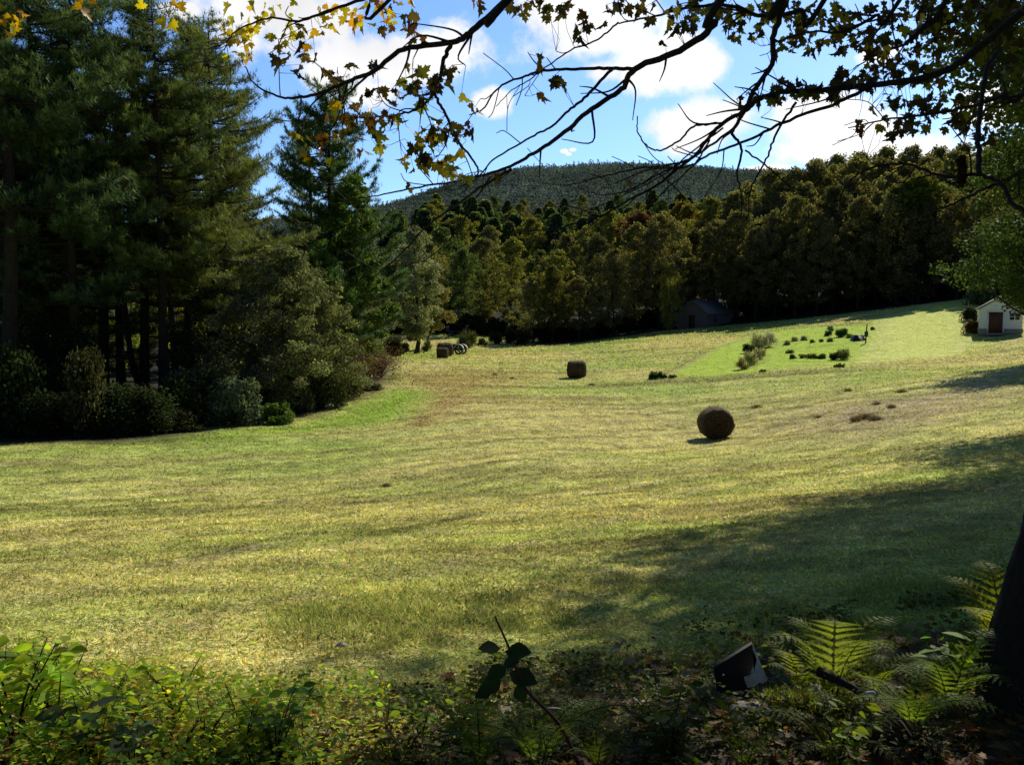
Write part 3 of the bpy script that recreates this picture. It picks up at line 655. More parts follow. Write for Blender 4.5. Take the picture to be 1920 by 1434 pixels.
# wood behind the grove (left)
for Y, a, b, st in [(105, -60, 720, 75), (150, -120, 700, 60)]:
    for px in range(a, b, st):
        wood(px + rr_.uniform(-15, 15), rr_.uniform(470, 505) if Y < 140 else rr_.uniform(440, 462), Y, rr_.choice([GRN, OLIVE, LIME, OLIVE]), None, .9)

# ---- far wooded hill, one mass
def hill_forest():
    r = rs(9); mb = MB(); pts = []
    for Y in np.arange(440, 960, 6.8):
        xs = np.arange((-150 - 960) / F * Y, (2050 - 960) / F * Y, 7.4)
        pts.append(np.stack([xs + r.uniform(-4, 4, len(xs)), np.full(len(xs), Y) + r.uniform(-4, 4, len(xs))], 1))
    p = np.concatenate(pts); n = len(p); K = 80
    z = hgt(p[:, 0], p[:, 1]); con = r.rand(n) < .16
    Hh = np.where(con, r.uniform(12, 17, n), r.uniform(11, 14, n))
    k = np.arange(K) / (K - 1.0)
    t = np.tile(k, (n, 1)); az = r.uniform(0, 2 * PI, (n, K))
    rad = np.where(con[:, None], 3.3 * (1.02 - t), 4.6 * np.sin(PI * np.clip(.15 + .82 * t, 0, 1)) ** .6) * r.uniform(.75, 1.08, (n, K))
    hh = np.where(con[:, None], .15 + .85 * t, .25 + .75 * t) * Hh[:, None]
    pos = np.stack([p[:, 0:1] + np.cos(az) * rad, p[:, 1:2] + np.sin(az) * rad, z[:, None] + hh], -1).reshape(-1, 3)
    nrm = np.stack([np.cos(az), np.sin(az), np.full_like(az, .8)], -1).reshape(-1, 3) + r.normal(0, .3, (n * K, 3))
    big = fbm(p[:, 0] / 60, p[:, 1] / 60, 3, 8)
    base = np.where(con[:, None], np.array([.06, .09, .14]), np.where((r.rand(n, 1) < .05), np.array([.10, .12, .15]), np.array([.075, .11, .155]))) * (.45 + 1.1 * big[:, None]) * r.uniform(.9, 1.1, (n, 1))  # bluish distance haze put into the crown colours
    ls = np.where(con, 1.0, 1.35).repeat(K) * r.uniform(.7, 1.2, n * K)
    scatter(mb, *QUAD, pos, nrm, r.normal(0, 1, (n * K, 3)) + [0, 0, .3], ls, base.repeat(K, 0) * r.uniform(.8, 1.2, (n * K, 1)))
    tag(link('distant_forest', mb.mesh('distant_forest', M_FARLEAF), color=(1, 1, 1)), 'dark forest covering the distant hill, bluish haze in its colour', 'forest', kind='stuff')
hill_forest()

# ------------------------------------------------------------------ hay bales
def bale(seed, Rr=.66, L=1.2):
    r = rs(seed); a = np.linspace(0, 2 * PI, 49)[:-1]; n = len(a); ny = 15; V = []; C = []
    ys = np.linspace(-L / 2, L / 2, ny)
    bump = 1 + .03 * np.sin(a * 2 + 1) + r.normal(0, .018, n) - .05 * np.exp(-((a - 1.5 * PI) / .5) ** 2)
    for j, y in enumerate(ys):
        e = 1 - .10 * abs(2 * j / (ny - 1) - 1) ** 6
        rr = Rr * bump * e * (1 + r.normal(0, .012, n))
        V.append(np.stack([np.cos(a) * rr, np.full(n, y) + r.normal(0, .01, n), np.sin(a) * rr + Rr * .95], 1)); C.append(np.tile(r.uniform(.7, 1.2, (1, 1)) * np.array([[1, 1, 1]]), (n, 1)) * r.uniform(.8, 1.2, (n, 1)))
    mb = MB(); V = np.array(V)
    i = np.arange(ny - 1)[:, None] * n; j = np.arange(n)[None]; f = np.stack([i + j, i + (j + 1) % n, i + n + (j + 1) % n, i + n + j], -1).reshape(-1, 4)
    mb.add(V.reshape(-1, 3), f, np.concatenate(C))
    body = mb.mesh('roll', M_HAY, True)
    en = []
    for s, ring in ((-1, V[0]), (1, V[-1])):      # spiral-wound ends
        m2 = MB(); P = [ring]; c = [np.full((n, 3), .8)]
        for k in range(1, 9):
            w = 1 - k / 9; q = ring * [w, 1, w] + [0, 0, Rr * .95 * (1 - w)]; q[:, 1] += s * (.02 + .035 * (k % 2)) + r.normal(0, .012, n)
            P.append(q); c.append(np.full((n, 3), .55 + .5 * (k % 2)))
        P.append(np.tile([[0, s * (L / 2 + .03), Rr * .95]], (n, 1))); c.append(np.full((n, 3), .7))
        K = len(P); ii = np.arange(K - 1)[:, None] * n; f = np.stack([ii + j, ii + (j + 1) % n, ii + n + (j + 1) % n, ii + n + j], -1).reshape(-1, 4)
        m2.add(np.concatenate(P), f, np.concatenate(c)); en.append(m2.mesh('bale_end', M_HAY, True))
    m3 = MB(); k = 1500                                     # loose straw sticking out
    aa = r.uniform(0, 2 * PI, k); yy = r.uniform(-L / 2, L / 2, k); pos = np.stack([np.cos(aa) * Rr * .98, yy, np.sin(aa) * Rr * .98 + Rr * .95], 1)
    out = np.stack([np.cos(aa), np.zeros(k), np.sin(aa)], 1)
    scatter(m3, [(-.03, 0, 0), (.03, 0, 0), (0, 1, 0)], [[0, 1, 2]], pos, r.normal(0, 1, (k, 3)), out * .55 + r.normal(0, .7, (k, 3)), r.uniform(.06, .16, k), shade(r, k, .7, 1.7))
    return body, en, m3.mesh('loose_straw', M_GRASS)
bl = [bale(1), bale(2), bale(3)]
for px, py, Y0, k, rz, sc, lb in [(1341, 821, 0, 0, -.02, 1.0, 'nearest round hay bale, dark and upright with its coiled end facing the camera'),
                              (1081, 709, 0, 1, PI / 2 + .12, .98, 'round hay bale alone in mid field, seen from its side as a dark block'),
                              (830, 672, 0, 2, PI / 2 - .1, .80, 'low dark hay bale lying in front of the taller tan bale'),
                              (833, 668, 0, 1, PI / 2 + .35, 1.12, 'tall tan hay bale beside the old tractor'),
                              (772, 639, 0, 2, .6, .98, 'dark hay bale in the far field behind the lone tree')]:
    X, Y = G(px, py)
    if k == 1 and px == 833: Y += 1.6; X = (834 - 960) / F * Y
    t = thing('hay_bale', lb, 'hay bale', (X, Y, gz1(X, Y) - .03), rz, sc)
    link('roll', bl[k][0], t); link('bale_end', bl[k][1][0], t); link('bale_end', bl[k][1][1], t); link('loose_straw', bl[k][2], t, (.24, .20, .08))
# loose hay clumps
def clump(seed):
    r = rs(seed); mb = MB(); n = 1400
    p = r.normal(0, 1, (n, 3)) * [.22, .15, .10]; p[:, 2] = np.abs(p[:, 2]) * np.exp(-(p[:, 0] / .5) ** 2)
    scatter(mb, [(-.05, 0, 0), (.05, 0, 0), (0, 1, 0)], [[0, 1, 2]], p, r.normal(0, 1, (n, 3)), r.normal(0, 1, (n, 3)) * [1, 1, .35], r.uniform(.08, .2, n), shade(r, n, .5, 1.3))
    return mb.mesh('hay_clump', M_GRASS)
cl = [clump(1), clump(2)]
for i, (px, py, s, lb) in enumerate([(1420, 765, .9, 'small dark hay clump up and to the right of the nearest bale'), (1606, 789, 1.0, 'left clump of the row of loose hay in the right of the field'), (1625, 784, 1.1, 'tallest clump of the row of loose hay in the right of the field'), (1642, 787, .9, 'right clump of the row of loose hay in the right of the field'),
                                (1590, 733, .8, 'hay clump below the garden lawn'), (1692, 733, .8, 'dark hay clump below the pale meadow'), (1645, 757, .7, 'little hay clump above the row of loose hay'), (1672, 762, .7, 'little hay clump right above the row of loose hay'), (725, 912, .5, 'little brown hay clump in the open left part of the field'),
                                (928, 704, .8, 'hay clump in mid field left of the lone mid-field bale'), (960, 711, .8, 'dark wisp of hay left of the mid-field bale'), (1110, 722, .7, 'wisp of hay below the mid-field bale'), (1535, 782, .6, 'hay wisp left of the row of loose hay')]):
    X, Y = G(px, py); o = link('hay_clump', cl[i % 2], color=(.2, .15, .07)); o.location = (X, Y, gz1(X, Y)); o.rotation_euler[2] = i * 1.1; o.scale = (s * .72,) * 3; tag(o, lb, 'hay')

# ------------------------------------------------------------------ white shed
def roof_mesh(w, d, eave, apex, over, th, m, name='roof'):
    """two sloping slabs; gable faces -Y"""
    out = []
    for s in (-1, 1):
        hx = w / 2 + over; sl = (apex - eave) / (w / 2); y0, y1 = -d / 2 - over, d / 2 + over
        a = np.array([0, apex + .02]); b = np.array([s * hx, apex + .02 - sl * hx]); nrm = np.array([s * sl, 1]) / math.hypot(sl, 1) * th
        pts = [a, b, b + nrm, a + np.array([0, th * 1.05])]
        v = [(p[0], y, p[1]) for y in (y0, y1) for p in pts]
        f = [[0, 1, 2, 3], [7, 6, 5, 4], [0, 4, 5, 1], [1, 5, 6, 2], [2, 6, 7, 3], [3, 7, 4, 0]]
        out.append(MB().add(v, f).mesh(name, m))
    return out
def gable_walls(w, d, eave, apex, m, z0=0, boards=0):
    mb = MB(); a = w / 2; b = d / 2
    v = [(-a, -b, z0), (a, -b, z0), (a, -b, eave), (0, -b, apex), (-a, -b, eave), (-a, b, z0), (a, b, z0), (a, b, eave), (0, b, apex), (-a, b, eave)]
    mb.add(v, [[0, 1, 2, 3, 4]]); mb.add(v, [[5, 9, 8, 7, 6]]); mb.add(v, [[0, 4, 9, 5], [1, 6, 7, 2]])
    if boards:                                  # clapboards as thin proud strips
        z = z0 + .04
        while z < apex - .2:
            ww = a if z < eave else a * (apex - z) / (apex - eave)
            box(mb, (0, -b - .006, z), (2 * ww - .02, .012, .02)); 
            if z < eave: box(mb, (-a - .006, 0, z), (.012, d - .02, .02))
            z += boards
    return mb.mesh('wall', m)
X, Y = G(1875, 627); g = gz1(X, Y) 
t = thing('white_shed', 'small white clapboard shed with brown door, at the right end of the meadow', 'shed', (X, Y, g), math.radians(-24.5))
g0 = MB(); box(g0, (0, 1.8, .2), (3.64, 5.3, .75)); link('foundation', g0.mesh('foundation', M_STONE), t)
W = link('wall', gable_walls(3.5, 5.2, 2.45, 3.55, M_WHITE, .55, .17), t); W.location = (0, 1.8, 0)
for rm in roof_mesh(3.5, 5.2, 2.45, 3.55, .2, .09, M_ROOF): o = link('roof', rm, t); o.location = (0, 1.8, 0)
dr = link('door', box(MB(), (-.45, -.84, 1.13), (1.16, .07, 2.0)).mesh('door', M_DOOR), t)
fr = MB()
for dx in (-.64, .64): box(fr, (-.45 + dx, -.85, 1.13), (.1, .1, 2.1))
box(fr, (-.45, -.85, 2.2), (1.4, .1, .12)); link('door_frame', fr.mesh('door_frame', M_WHITE), t)
box_h = link('handle', box(MB(), (-.05, -.90, 1.1), (.05, .06, .16)).mesh('handle', M_IRON), dr)
wn = MB()
for dx in (-.42, 0, .42): box(wn, (1.1 + dx, -.83, 1.72), (.05, .06, .66))
for dz in (-.32, 0, .32): box(wn, (1.1, -.832, 1.72 + dz), (.88, .05, .04))
wf = link('window', wn.mesh('window', M_WHITE), t); link('pane', box(MB(), (1.1, -.81, 1.72), (.82, .03, .62)).mesh('pane', M_GLASS), wf)
wn = MB()
for dy in (-.3, .3): box(wn, (-1.78, .6 + dy, 1.6), (.06, .05, .9))
for dz in (-.45, 0, .45): box(wn, (-1.782, .6, 1.6 + dz), (.05, .66, .05))
wf = link('window', wn.mesh('window', M_WHITE), t); link('pane', box(MB(), (-1.77, .6, 1.6), (.03, .56, .86)).mesh('pane', M_GLASS), wf)
st = MB(); box(st, (-.45, -1.15, .1), (1.5, .6, .2)); link('step', st.mesh('step', M_STONE), t)
fb = foliage_only(330, 1.5, 1.1, 2500, .12)
for px, py, s, col, lb in [(1822, 625, 1.1, (.14, .08, .03), 'rusty brown bush against the left corner of the white shed'), (1818, 601, 1.2, (.05, .06, .02), 'small dark bush on the slope behind the shed'), (1838, 572, 2.3, (.12, .17, .08), 'pale green bush at the edge of the wood behind the shed'), (1815, 556, 3.3, (.10, .15, .10), 'grey-green bush at the wood edge left of the shed')]:
    X, Y = G(px, py); shrub('shrub', lb, fb, X, Y, 1, s, col)

# ------------------------------------------------------------------ old cabin at the wood edge
Yc = 146; Xc = (1300 - 960) / F * Yc
t = thing('old_cabin', 'weathered wooden cabin with shining tin roof in the shade of the far wood', 'cabin', (Xc, Yc, gz1(Xc, Yc) - .1), math.radians(-38))
W = link('wall', gable_walls(5.2, 8.6, 2.5, 4.4, M_WOOD, 0, .5), t); W.location = (0, 3.7, 0)
for rm in roof_mesh(5.2, 8.6, 2.5, 4.4, .35, .08, M_TIN): o = link('roof', rm, t); o.location = (0, 3.7, 0)
dr = link('door', box(MB(), (0, -.64, 1.05), (1.0, .07, 2.1)).mesh('door', M_DOOR), t); link('handle', box(MB(), (.38, -.69, 1.0), (.05, .06, .15)).mesh('handle', M_IRON), dr)
wn = MB(); box(wn, (2.63, 2.2, 1.5), (.06, .9, .05)); box(wn, (2.63, 2.2, 1.9), (.06, .9, .05)); box(wn, (2.63, 2.2, 1.1), (.06, .9, .05)); box(wn, (2.635, 1.75, 1.5), (.07, .05, .85)); box(wn, (2.635, 2.65, 1.5), (.07, .05, .85))
wf = link('window', wn.mesh('window', M_WOOD), t); link('pane', box(MB(), (2.61, 2.2, 1.5), (.03, .85, .75)).mesh('pane', M_GLASS), wf)

# ------------------------------------------------------------------ tractor and far wagon
def wheel(parent, c, r, w, spokes=True):
    mb = MB(); a = np.linspace(0, 2 * PI, 25)[:-1]; n = 24
    prof = [(-w / 2, r * .72), (-w / 2, r * .95), (-w * .3, r), (w * .3, r), (w / 2, r * .95), (w / 2, r * .72)]
    V = np.array([[(y, math.cos(t) * q, math.sin(t) * q) for t in a] for y, q in prof]); m = len(prof)
    i = np.arange(m)[:, None]; j = np.arange(n)[None]; f = np.stack([i * n + j, i * n + (j + 1) % n, ((i + 1) % m) * n + (j + 1) % n, ((i + 1) % m) * n + j], -1).reshape(-1, 4)
    mb.add(V.reshape(-1, 3), f)
    for k in range(16):
        q = k * PI / 8; box(mb, (0, math.cos(q) * r, math.sin(q) * r), (w * .95, .05, .05), rx=q)
    ty = link('tyre', mb.mesh('tyre', M_RUBBER), None)
    wh = bpy.data.objects.new('wheel', None); COL.objects.link(wh); wh.parent = parent; wh.location = c; wh.empty_display_size = .1
    ty.parent = wh
    h = MB()
    tube(h, [[-w * .25, 0, 0], [w * .25, 0, 0]], [r * .16] * 2, 10)
    for k in range(6): q = k * PI / 3; box(h, (0, math.cos(q) * r * .42, math.sin(q) * r * .42), (.05, r * .72, .06), rx=q)
    for k in range(24): q = k * PI / 12; box(h, (0, math.cos(q) * r * .74, math.sin(q) * r * .74), (w * .5, .03, r * .2), rx=q)
    link('rim', h.mesh('rim', M_STONE), wh)
X, Y = G(856, 665); Y += .5
t = thing('old_tractor', 'small old dark tractor parked beside the tall hay bale', 'tractor', (X, Y, gz1(X, Y)), math.radians(68), .78)
b = MB(); box(b, (0, .55, .98), (.5, 1.35, .5)); tube(b, [[0, -.1, 1.22], [0, 1.25, 1.22]], [.24, .2], 12); box(b, (0, -.35, .75), (.42, .7, .4)); link('hood', b.mesh('hood', M_IRON), t)
b = MB(); box(b, (0, 1.24, .98), (.46, .05, .55)); link('grille', b.mesh('grille', M_PALEMETAL), t)
b = MB(); box(b, (0, .4, .62), (.22, 1.9, .2)); box(b, (0, 1.05, .42), (1.1, .1, .1)); box(b, (0, -.6, .62), (1.2, .18, .18)); link('frame', b.mesh('frame', M_IRON), t)
b = MB(); box(b, (0, -.75, 1.12), (.45, .4, .08)); box(b, (0, -.95, 1.3), (.45, .06, .32), rx=.15); tube(b, [[0, -.7, .75], [0, -.75, 1.1]], [.05, .04], 6); link('seat', b.mesh('seat', M_IRON), t)
b = MB(); a = np.linspace(0, 2 * PI, 17); tube(b, np.stack([.2 * np.cos(a), -.32 + .08 * np.sin(a), 1.5 + .19 * np.sin(a)], 1), .018, 5); tube(b, [[0, -.32, 1.5], [0, 0, 1.3]], .02, 5); link('steering_wheel', b.mesh('steering_wheel', M_IRON), t)
b = MB(); tube(b, [[.12, .8, 1.3], [.12, .8, 1.95]], .035, 8); link('exhaust_pipe', b.mesh('exhaust_pipe', M_IRON), t)
for s in (-1, 1):
    b = MB(); q = np.linspace(.15, PI - .2, 9)
    for k in range(8):
        m_ = (q[k] + q[k + 1]) / 2; box(b, (s * .62, -.6 + math.cos(m_) * .76, .68 + math.sin(m_) * .76), (.34, .31, .03), rx=m_ + PI / 2)
    link('fender', b.mesh('fender', M_PALEMETAL), t); wheel(t, (s * .62, -.6, .66), .66, .28); wheel(t, (s * .5, 1.05, .34), .34, .16)
X, Y = G(856, 632); Y += 2
t = thing('farm_wagon', 'dark farm wagon parked in the shade at the edge of the far wood', 'wagon', (X, Y, gz1(X, Y)), math.radians(80), .9)
b = MB(); box(b, (0, 0, .85), (1.9, 3.6, .12)); link('bed', b.mesh('bed', M_IRON), t)
b = MB()
for yy in (-1.75, 1.75):
    for xx in (-.85, 0, .85): box(b, (xx, yy, 1.4), (.07, .07, 1.1))
    for zz in (1.2, 1.6, 1.9): box(b, (0, yy + .05, zz), (1.9, .04, .1))
link('rack', b.mesh('rack', M_WOOD), t)
b = MB(); tube(b, [[0, 1.8, .6], [0, 3.4, .45]], .05, 6); link('drawbar', b.mesh('drawbar', M_IRON), t)
for sx in (-1, 1):
    for sy in (-1.2, 1.2): wheel(t, (sx * .85, sy, .38), .38, .18)

# ------------------------------------------------------------------ garden
GS = [foliage_only(340, 1.6, 1.3, 3000, .11), foliage_only(341, 1.1, .8, 1800, .1), foliage_only(342, 2.0, 1.9, 900, .6, spiky=.7, ncl=22, tmpl=([(-.045, 0, 0), (.045, 0, 0), (.02, .6, .03), (0, 1, .1), (-.02, .6, .03)], [[0, 1, 2, 3, 4]]), m=M_GRASS), foliage_only(343, 1.2, .35, 1600, .1)]
gard = [(1404, 661, 0, 1.35, (.035, .05, .02), 'rounded dark bush casting a shadow on the left of the garden lawn'), (1425, 654, 2, 1.6, (.17, .18, .08), 'feathery pale grass clump behind the rounded dark bush'), (1441, 650, 2, 1.5, (.20, .18, .11), 'pinkish feathery grass clump right of the rounded dark bush'),
        (1476, 646, 1, 1.2, (.13, .15, .08), 'pale tangled plant at the left end of the vegetable row'), (1490, 640, 1, 1.2, (.15, .19, .10), 'light leafy plant in the vegetable row'), (1508, 638, 1, 1.2, (.15, .18, .10), 'silvery leafy plant in the vegetable row'),
        (1523, 642, 1, .9, (.07, .10, .04), 'first of three small round plants in the vegetable row'), (1540, 641, 1, .85, (.06, .09, .03), 'second of three small round plants in the vegetable row'), (1556, 641, 1, 1.1, (.13, .15, .07), 'third and largest of three small round plants in the vegetable row'),
        (1553, 630, 0, 1.0, (.05, .09, .03), 'dark green vegetable bush left of the biggest one'), (1577, 632, 0, 1.5, (.05, .10, .035), 'biggest dark green bush of the vegetable garden'), (1593, 634, 1, 1.1, (.06, .11, .035), 'green bush between the biggest bush and the post'),
        (1557, 621, 2, .7, (.04, .08, .03), 'tiny pointed evergreen above the vegetable bushes'), (1486, 672, 1, .95, (.05, .07, .02), 'leftmost dark tuft of the low row across the garden lawn'), (1505, 671, 3, 1.3, (.07, .09, .03), 'low green row plants right of the leftmost tuft'), (1524, 672, 3, 1.5, (.07, .09, .03), 'low green row plants in the middle of the lawn row'),
        (1541, 672, 1, 1.1, (.05, .07, .02), 'dark round tuft right of the middle of the lawn row'), (1564, 674, 0, .95, (.035, .05, .02), 'large dark tuft near the right end of the lawn row'), (1580, 674, 2, .9, (.07, .08, .03), 'rightmost grassy tuft of the lawn row'), (1481, 661, 3, 1.2, (.08, .11, .03), 'flat green patch above the lawn row'),
        (1392, 692, 2, .9, (.10, .09, .04), 'dry tuft at the near left corner of the lawn'), (1408, 683, 2, 1.1, (.16, .14, .07), 'straw-coloured tuft up from the near left lawn corner'), (1424, 673, 2, 1.0, (.17, .15, .07), 'straw-coloured tuft in the middle of the left lawn edge'),
        (1232, 709, 3, 2.0, (.035, .055, .02), 'low dark bush at the left tip of the garden lawn'), (1262, 708, 3, 1.0, (.05, .06, .02), 'small low tuft right of the left lawn tip'), (1575, 688, 3, 1.2, (.09, .09, .04), 'low dry tuft below the lawn row'), (1430, 697, 3, .8, (.05, .06, .02), 'small dark tuft on the lower lawn edge'), (1636, 618, 1, .9, (.05, .05, .02), 'small dark bush right of the garden post')]
for i, (px, py, k, s, col, lb) in enumerate(gard):
    X, Y = G(px, py); shrub('garden_plant', lb, GS[k], X, Y, i * .9, (s * .55, s * .55, s * .45) if k != 3 else s * .6, tuple(min(.42, c * (3.0 if k in (1, 2, 3) else 1.9)) for c in col), 'plant')
X, Y = G(1623, 644); t = thing('garden_post', 'thin dark wooden post at the right corner of the garden', 'post', (X, Y, gz1(X, Y)))
b = MB(); tube(b, [[0, 0, -.1], [.03, 0, .9], [.08, 0, 1.75]], [.06, .055, .05], 7); link('pole', b.mesh('pole', M_BARK), t)
b = MB(); box(b, (.02, -.05, .85), (.32, .05, .45)); link('board', b.mesh('board', M_IRON), t)
X, Y = G(1612, 640); t = thing('wheelbarrow', 'overturned wheelbarrow with pale tray rim beside the garden post', 'wheelbarrow', (X, Y + .5, gz1(X, Y + .5)), .3, 1.15)
b = MB(); v = [(-.55, -.35, 0), (.55, -.35, 0), (.55, .35, 0), (-.55, .35, 0), (-.32, -.2, .42), (.38, -.2, .42), (.38, .2, .42), (-.32, .2, .42)]
b.add(v, [[0, 1, 5, 4], [1, 2, 6, 5], [2, 3, 7, 6], [3, 0, 4, 7], [4, 5, 6, 7]]); link('tray', b.mesh('tray', M_IRON), t)
b = MB(); box(b, (.0, 0, .45), (.7, .42, .04)); box(b, (.55, 0, .38), (.5, .3, .05), ry=.3); link('tray_bottom', b.mesh('tray_bottom', M_PALEMETAL), t)
b = MB(); tube(b, [[-.4, -.2, .46], [1.0, -.25, .3]], .02, 5); tube(b, [[-.4, .2, .46], [1.0, .25, .3]], .02, 5); link('handle', b.mesh('handle', M_WOOD), t)
# rough grass edge plants near the far bales
for i, (px, py, s, c, lb) in enumerate([(870, 655, .9, (.07, .09, .03), 'grassy tuft right of the old tractor'), (880, 652, 1.1, (.12, .12, .04), 'straw tuft right of the old tractor'), (757, 664, 1.0, (.09, .10, .04), 'low bush left of the lone tree'), (800, 660, .7, (.14, .15, .05), 'straw tuft right of the lone tree'), (735, 668, 1.5, (.05, .055, .03), 'dark low bush at the end of the twiggy bushes'), (905, 648, 1.2, (.10, .11, .04), 'pale brush along the shadow of the wood'), (930, 646, 1.3, (.06, .07, .03), 'dark brush along the shadow of the wood'), (960, 645, 1.5, (.05, .06, .03), 'dark brush where the wood meets the far field'), (985, 648, 1.8, (.04, .05, .02), 'dense dark bush at the corner of the wood')]):
    X, Y = G(px, py); shrub('field_shrub', lb, GS[[2, 2, 0, 2, 0, 1, 0, 0, 0][i]], X, Y, i, s, c)

# ------------------------------------------------------------------ shade trees on the right
def lit_spots():
    out = []
    for px, py, gx_, gy_, hz_, rr in [(1560, 1190, 1560, 1330, 0, .36), (1590, 1250, 1590, 1335, 0, .25), (1850, 1180, 1850, 1290, 0, .26), (1800, 1120, 1800, 1290, 0, .22), (1700, 1290, 1700, 1340, 0, .22), (1500, 1275, 1500, 1320, 0, .16), (1428, 1255, 1428, 1300, 0, .16),
                              (1570, 1415, 1570, 1430, 0, .2), (1640, 1310, 1640, 1370, 0, .12), (1250, 1240, 1250, 1280, 0, .2),  (1000, 1390, 1000, 1425, 0, .16), (1080, 1400, 1080, 1430, 0, .14), (830, 1290, 830, 1330, 0, .3), (700, 1350, 700, 1360, 0, .3)]:
        Yg = G(gx_, gy_)[1]; out.append((at(px, py, Yg), rr))
    return out
_spots = lit_spots()
def shade_tree(seed, x, y, base, H, R_, n, label, col):
    z = gz1(x, y) - .08
    pr = deciduous(seed, H, R_, base, 300, n, .135, .3, warm=.12, leafm=M_LEAF, clr=.21, limbs=55, lobe=.25, gaps=[(p, r_, np.array([x, y, z])) for p, r_ in _spots])
    tree('leafy_maple', label, 'tree', pr, x, y, 0, 1.0, col); return pr
ST = shade_tree(701, 16.3, 20.6, 6.8, 16, 7.0, 125000, 'large green leafy tree whose crown fills the upper right behind the maple branches', (.075, .125, .03))
shade_tree(703, 21.6, 28.6, 5.6, 12, 6.2, 80000, 'green tree at the right edge whose low boughs shade the field', (.06, .10, .028))
shade_tree(704, 14.5, 14.0, 7.0, 15.5, 7.6, 130000, 'broad green tree nearest the viewpoint on the right, shading the undergrowth', (.06, .10, .028))
SB = deciduous(702, 9.0, 4.6, 3.3, 130, 30000, .15, .28, warm=.12, leafm=M_LEAF, clr=.24, limbs=40)
tree('leafy_maple', 'green tree at the right edge hanging over the white shed', 'tree', SB, 27.9, 48.0, .2, (.95, .95, .92), (.06, .10, .028))

for i, (x, y) in enumerate([(-9, -9), (1, -10), (10, -6), (-3, -17), (9, -16), (-15, -3)]):  # unseen trees added behind the camera, their crowns block sky light
    tree('leafy_maple', 'unseen tree of the wood edge, added behind the viewpoint to block sky light', 'tree', ST, x, y, i * 1.3, .9, (.075, .125, .03), 'unseen wood-edge trees added to block sky light')

# ------------------------------------------------------------------ foreground maple with overhanging limbs
mt = thing('overhanging_maple', 'dark maple at the right edge whose leafy limbs hang across the sky', 'tree', (0, 0, 0))
base = np.array([2.16, 3.55, gz1(2.16, 3.55)]); mt.location = base
trk = spline([base + [0, 0, -.2], base + [0, 0, .25], base + [.14, .02, .9], base + [.44, .04, 2.1], base + [1.1, .05, 4.0], base + [1.4, .1, 5.6], base + [1.35, .2, 7.5]], k=10)
rad = np.interp(np.linspace(0, 1, len(trk)), [0, .09, .2, .35, 1], [.37, .29, .24, .22, .13])
trk = spline(trk, k=3); rad = np.interp(np.linspace(0, 1, len(trk)), np.linspace(0, 1, len(rad)), rad)
tk = MB(); tube(tk, trk, rad, 120)
Vt = tk.v[0]; th = np.arctan2(Vt[:, 1] - base[1], Vt[:, 0] - base[0])
Vt[:, :2] += (np.stack([np.cos(th), np.sin(th)], 1) * (.02 * np.sin(th * 5 + Vt[:, 2]) + .030 * np.abs(fbm(th * 7, Vt[:, 2] * 1.8, 3, 2) - .5) ** .6 - .02)[:, None]) * 1
tk.v = [v - base for v in tk.v]
link('trunk', tk.mesh('trunk', M_BARK, True), mt)
rl = rs(33)
Z_ATT = {}
limbs = []
def limb(pts, y0, y1, r0, r1, attach=None, twigs=0, tl=.35):
    """pts = pixels, distance runs y0 -> y1; attach = height on the trunk where an out-of-frame limb starts"""
    n = len(pts); ys = np.linspace(y0, y1, n)
    P = [at(px, py, y) for (px, py), y in zip(pts, ys)]
    R = list(np.linspace(r0, r1, n))
    if attach is not None:
        i = int(np.argmin(abs(trk[:, 2] - attach))); a = trk[i]; m_ = (a + P[0]) / 2 + np.array([0, 0, .25])
        P = [a, m_] + P; R = [r0 * 1.7, r0 * 1.2] + R
    Q = spline(P, k=7); Q[1:-1] += rl.normal(0, .002, (len(Q) - 2, 3))
    RR = np.interp(np.linspace(0, 1, len(Q)), np.linspace(0, 1, len(R)), R)
    b = MB(); tube(b, Q - base, RR, 7)
    for k in range(twigs):
        i = rl.randint(int(len(Q) * .3), len(Q) - 1); d = unit(Q[i + 1 if i + 1 < len(Q) else i] - Q[i - 1]); s = unit(np.cross(d, [0, 1, 0])) * rl.choice([-1, 1])
        L = tl * .62 * rl.uniform(.3, 1.3); dr_ = unit(d * rl.uniform(.5, 1.2) + s * rl.uniform(.3, .9) + rl.normal(0, .25, 3))
        e = Q[i] + dr_ * L; mid = Q[i] + dr_ * L * .5 + rl.normal(0, .08 * L / .3, 3) * .5
        q = spline([Q[i], mid, e + [0, 0, rl.uniform(-.05, .08) * L / .3]], k=5); tube(b, q - base, np.linspace(min(RR[i] * .6, .007), .0022, len(q)), 5)
        limbs.append(q)
    limbs.append(Q)
    link('branch', b.mesh('branch', M_TWIG, True), mt)
    return Q
limb([(1372, -25), (1340, 45), (1275, 95), (1190, 130), (1165, 168), (1110, 205), (1050, 255), (1000, 288), (950, 315), (880, 335), (800, 349), (720, 364), (640, 378)], 4.4, 5.4, .019, .0028, 4.0, 16)
limb([(1190, 130), (1140, 128), (1080, 130), (1020, 133), (985, 143), (935, 165), (905, 205), (880, 216)], 4.6, 5.0, .010, .003, None, 8)
limb([(1148, 131), (1100, 180), (1066, 208), (1030, 240), (995, 258), (925, 300), (895, 335), (860, 350)], 4.6, 5.1, .008, .003, None, 5)
limb([(970, -20), (946, 5), (885, 58), (848, 80), (757, 93), (700, 135), (660, 150), (600, 175), (560, 182), (525, 182), (480, 160), (460, 125)], 4.2, 4.7, .017, .003, 4.6, 14)
limb([(845, 84), (832, 115), (822, 160), (812, 178), (790, 200), (760, 212), (700, 221), (595, 222)], 4.35, 4.7, .011, .003, None, 8)
limb([(815, 176), (835, 215), (860, 265), (893, 310), (895, 330)], 4.4, 4.5, .008, .004, None, 5)
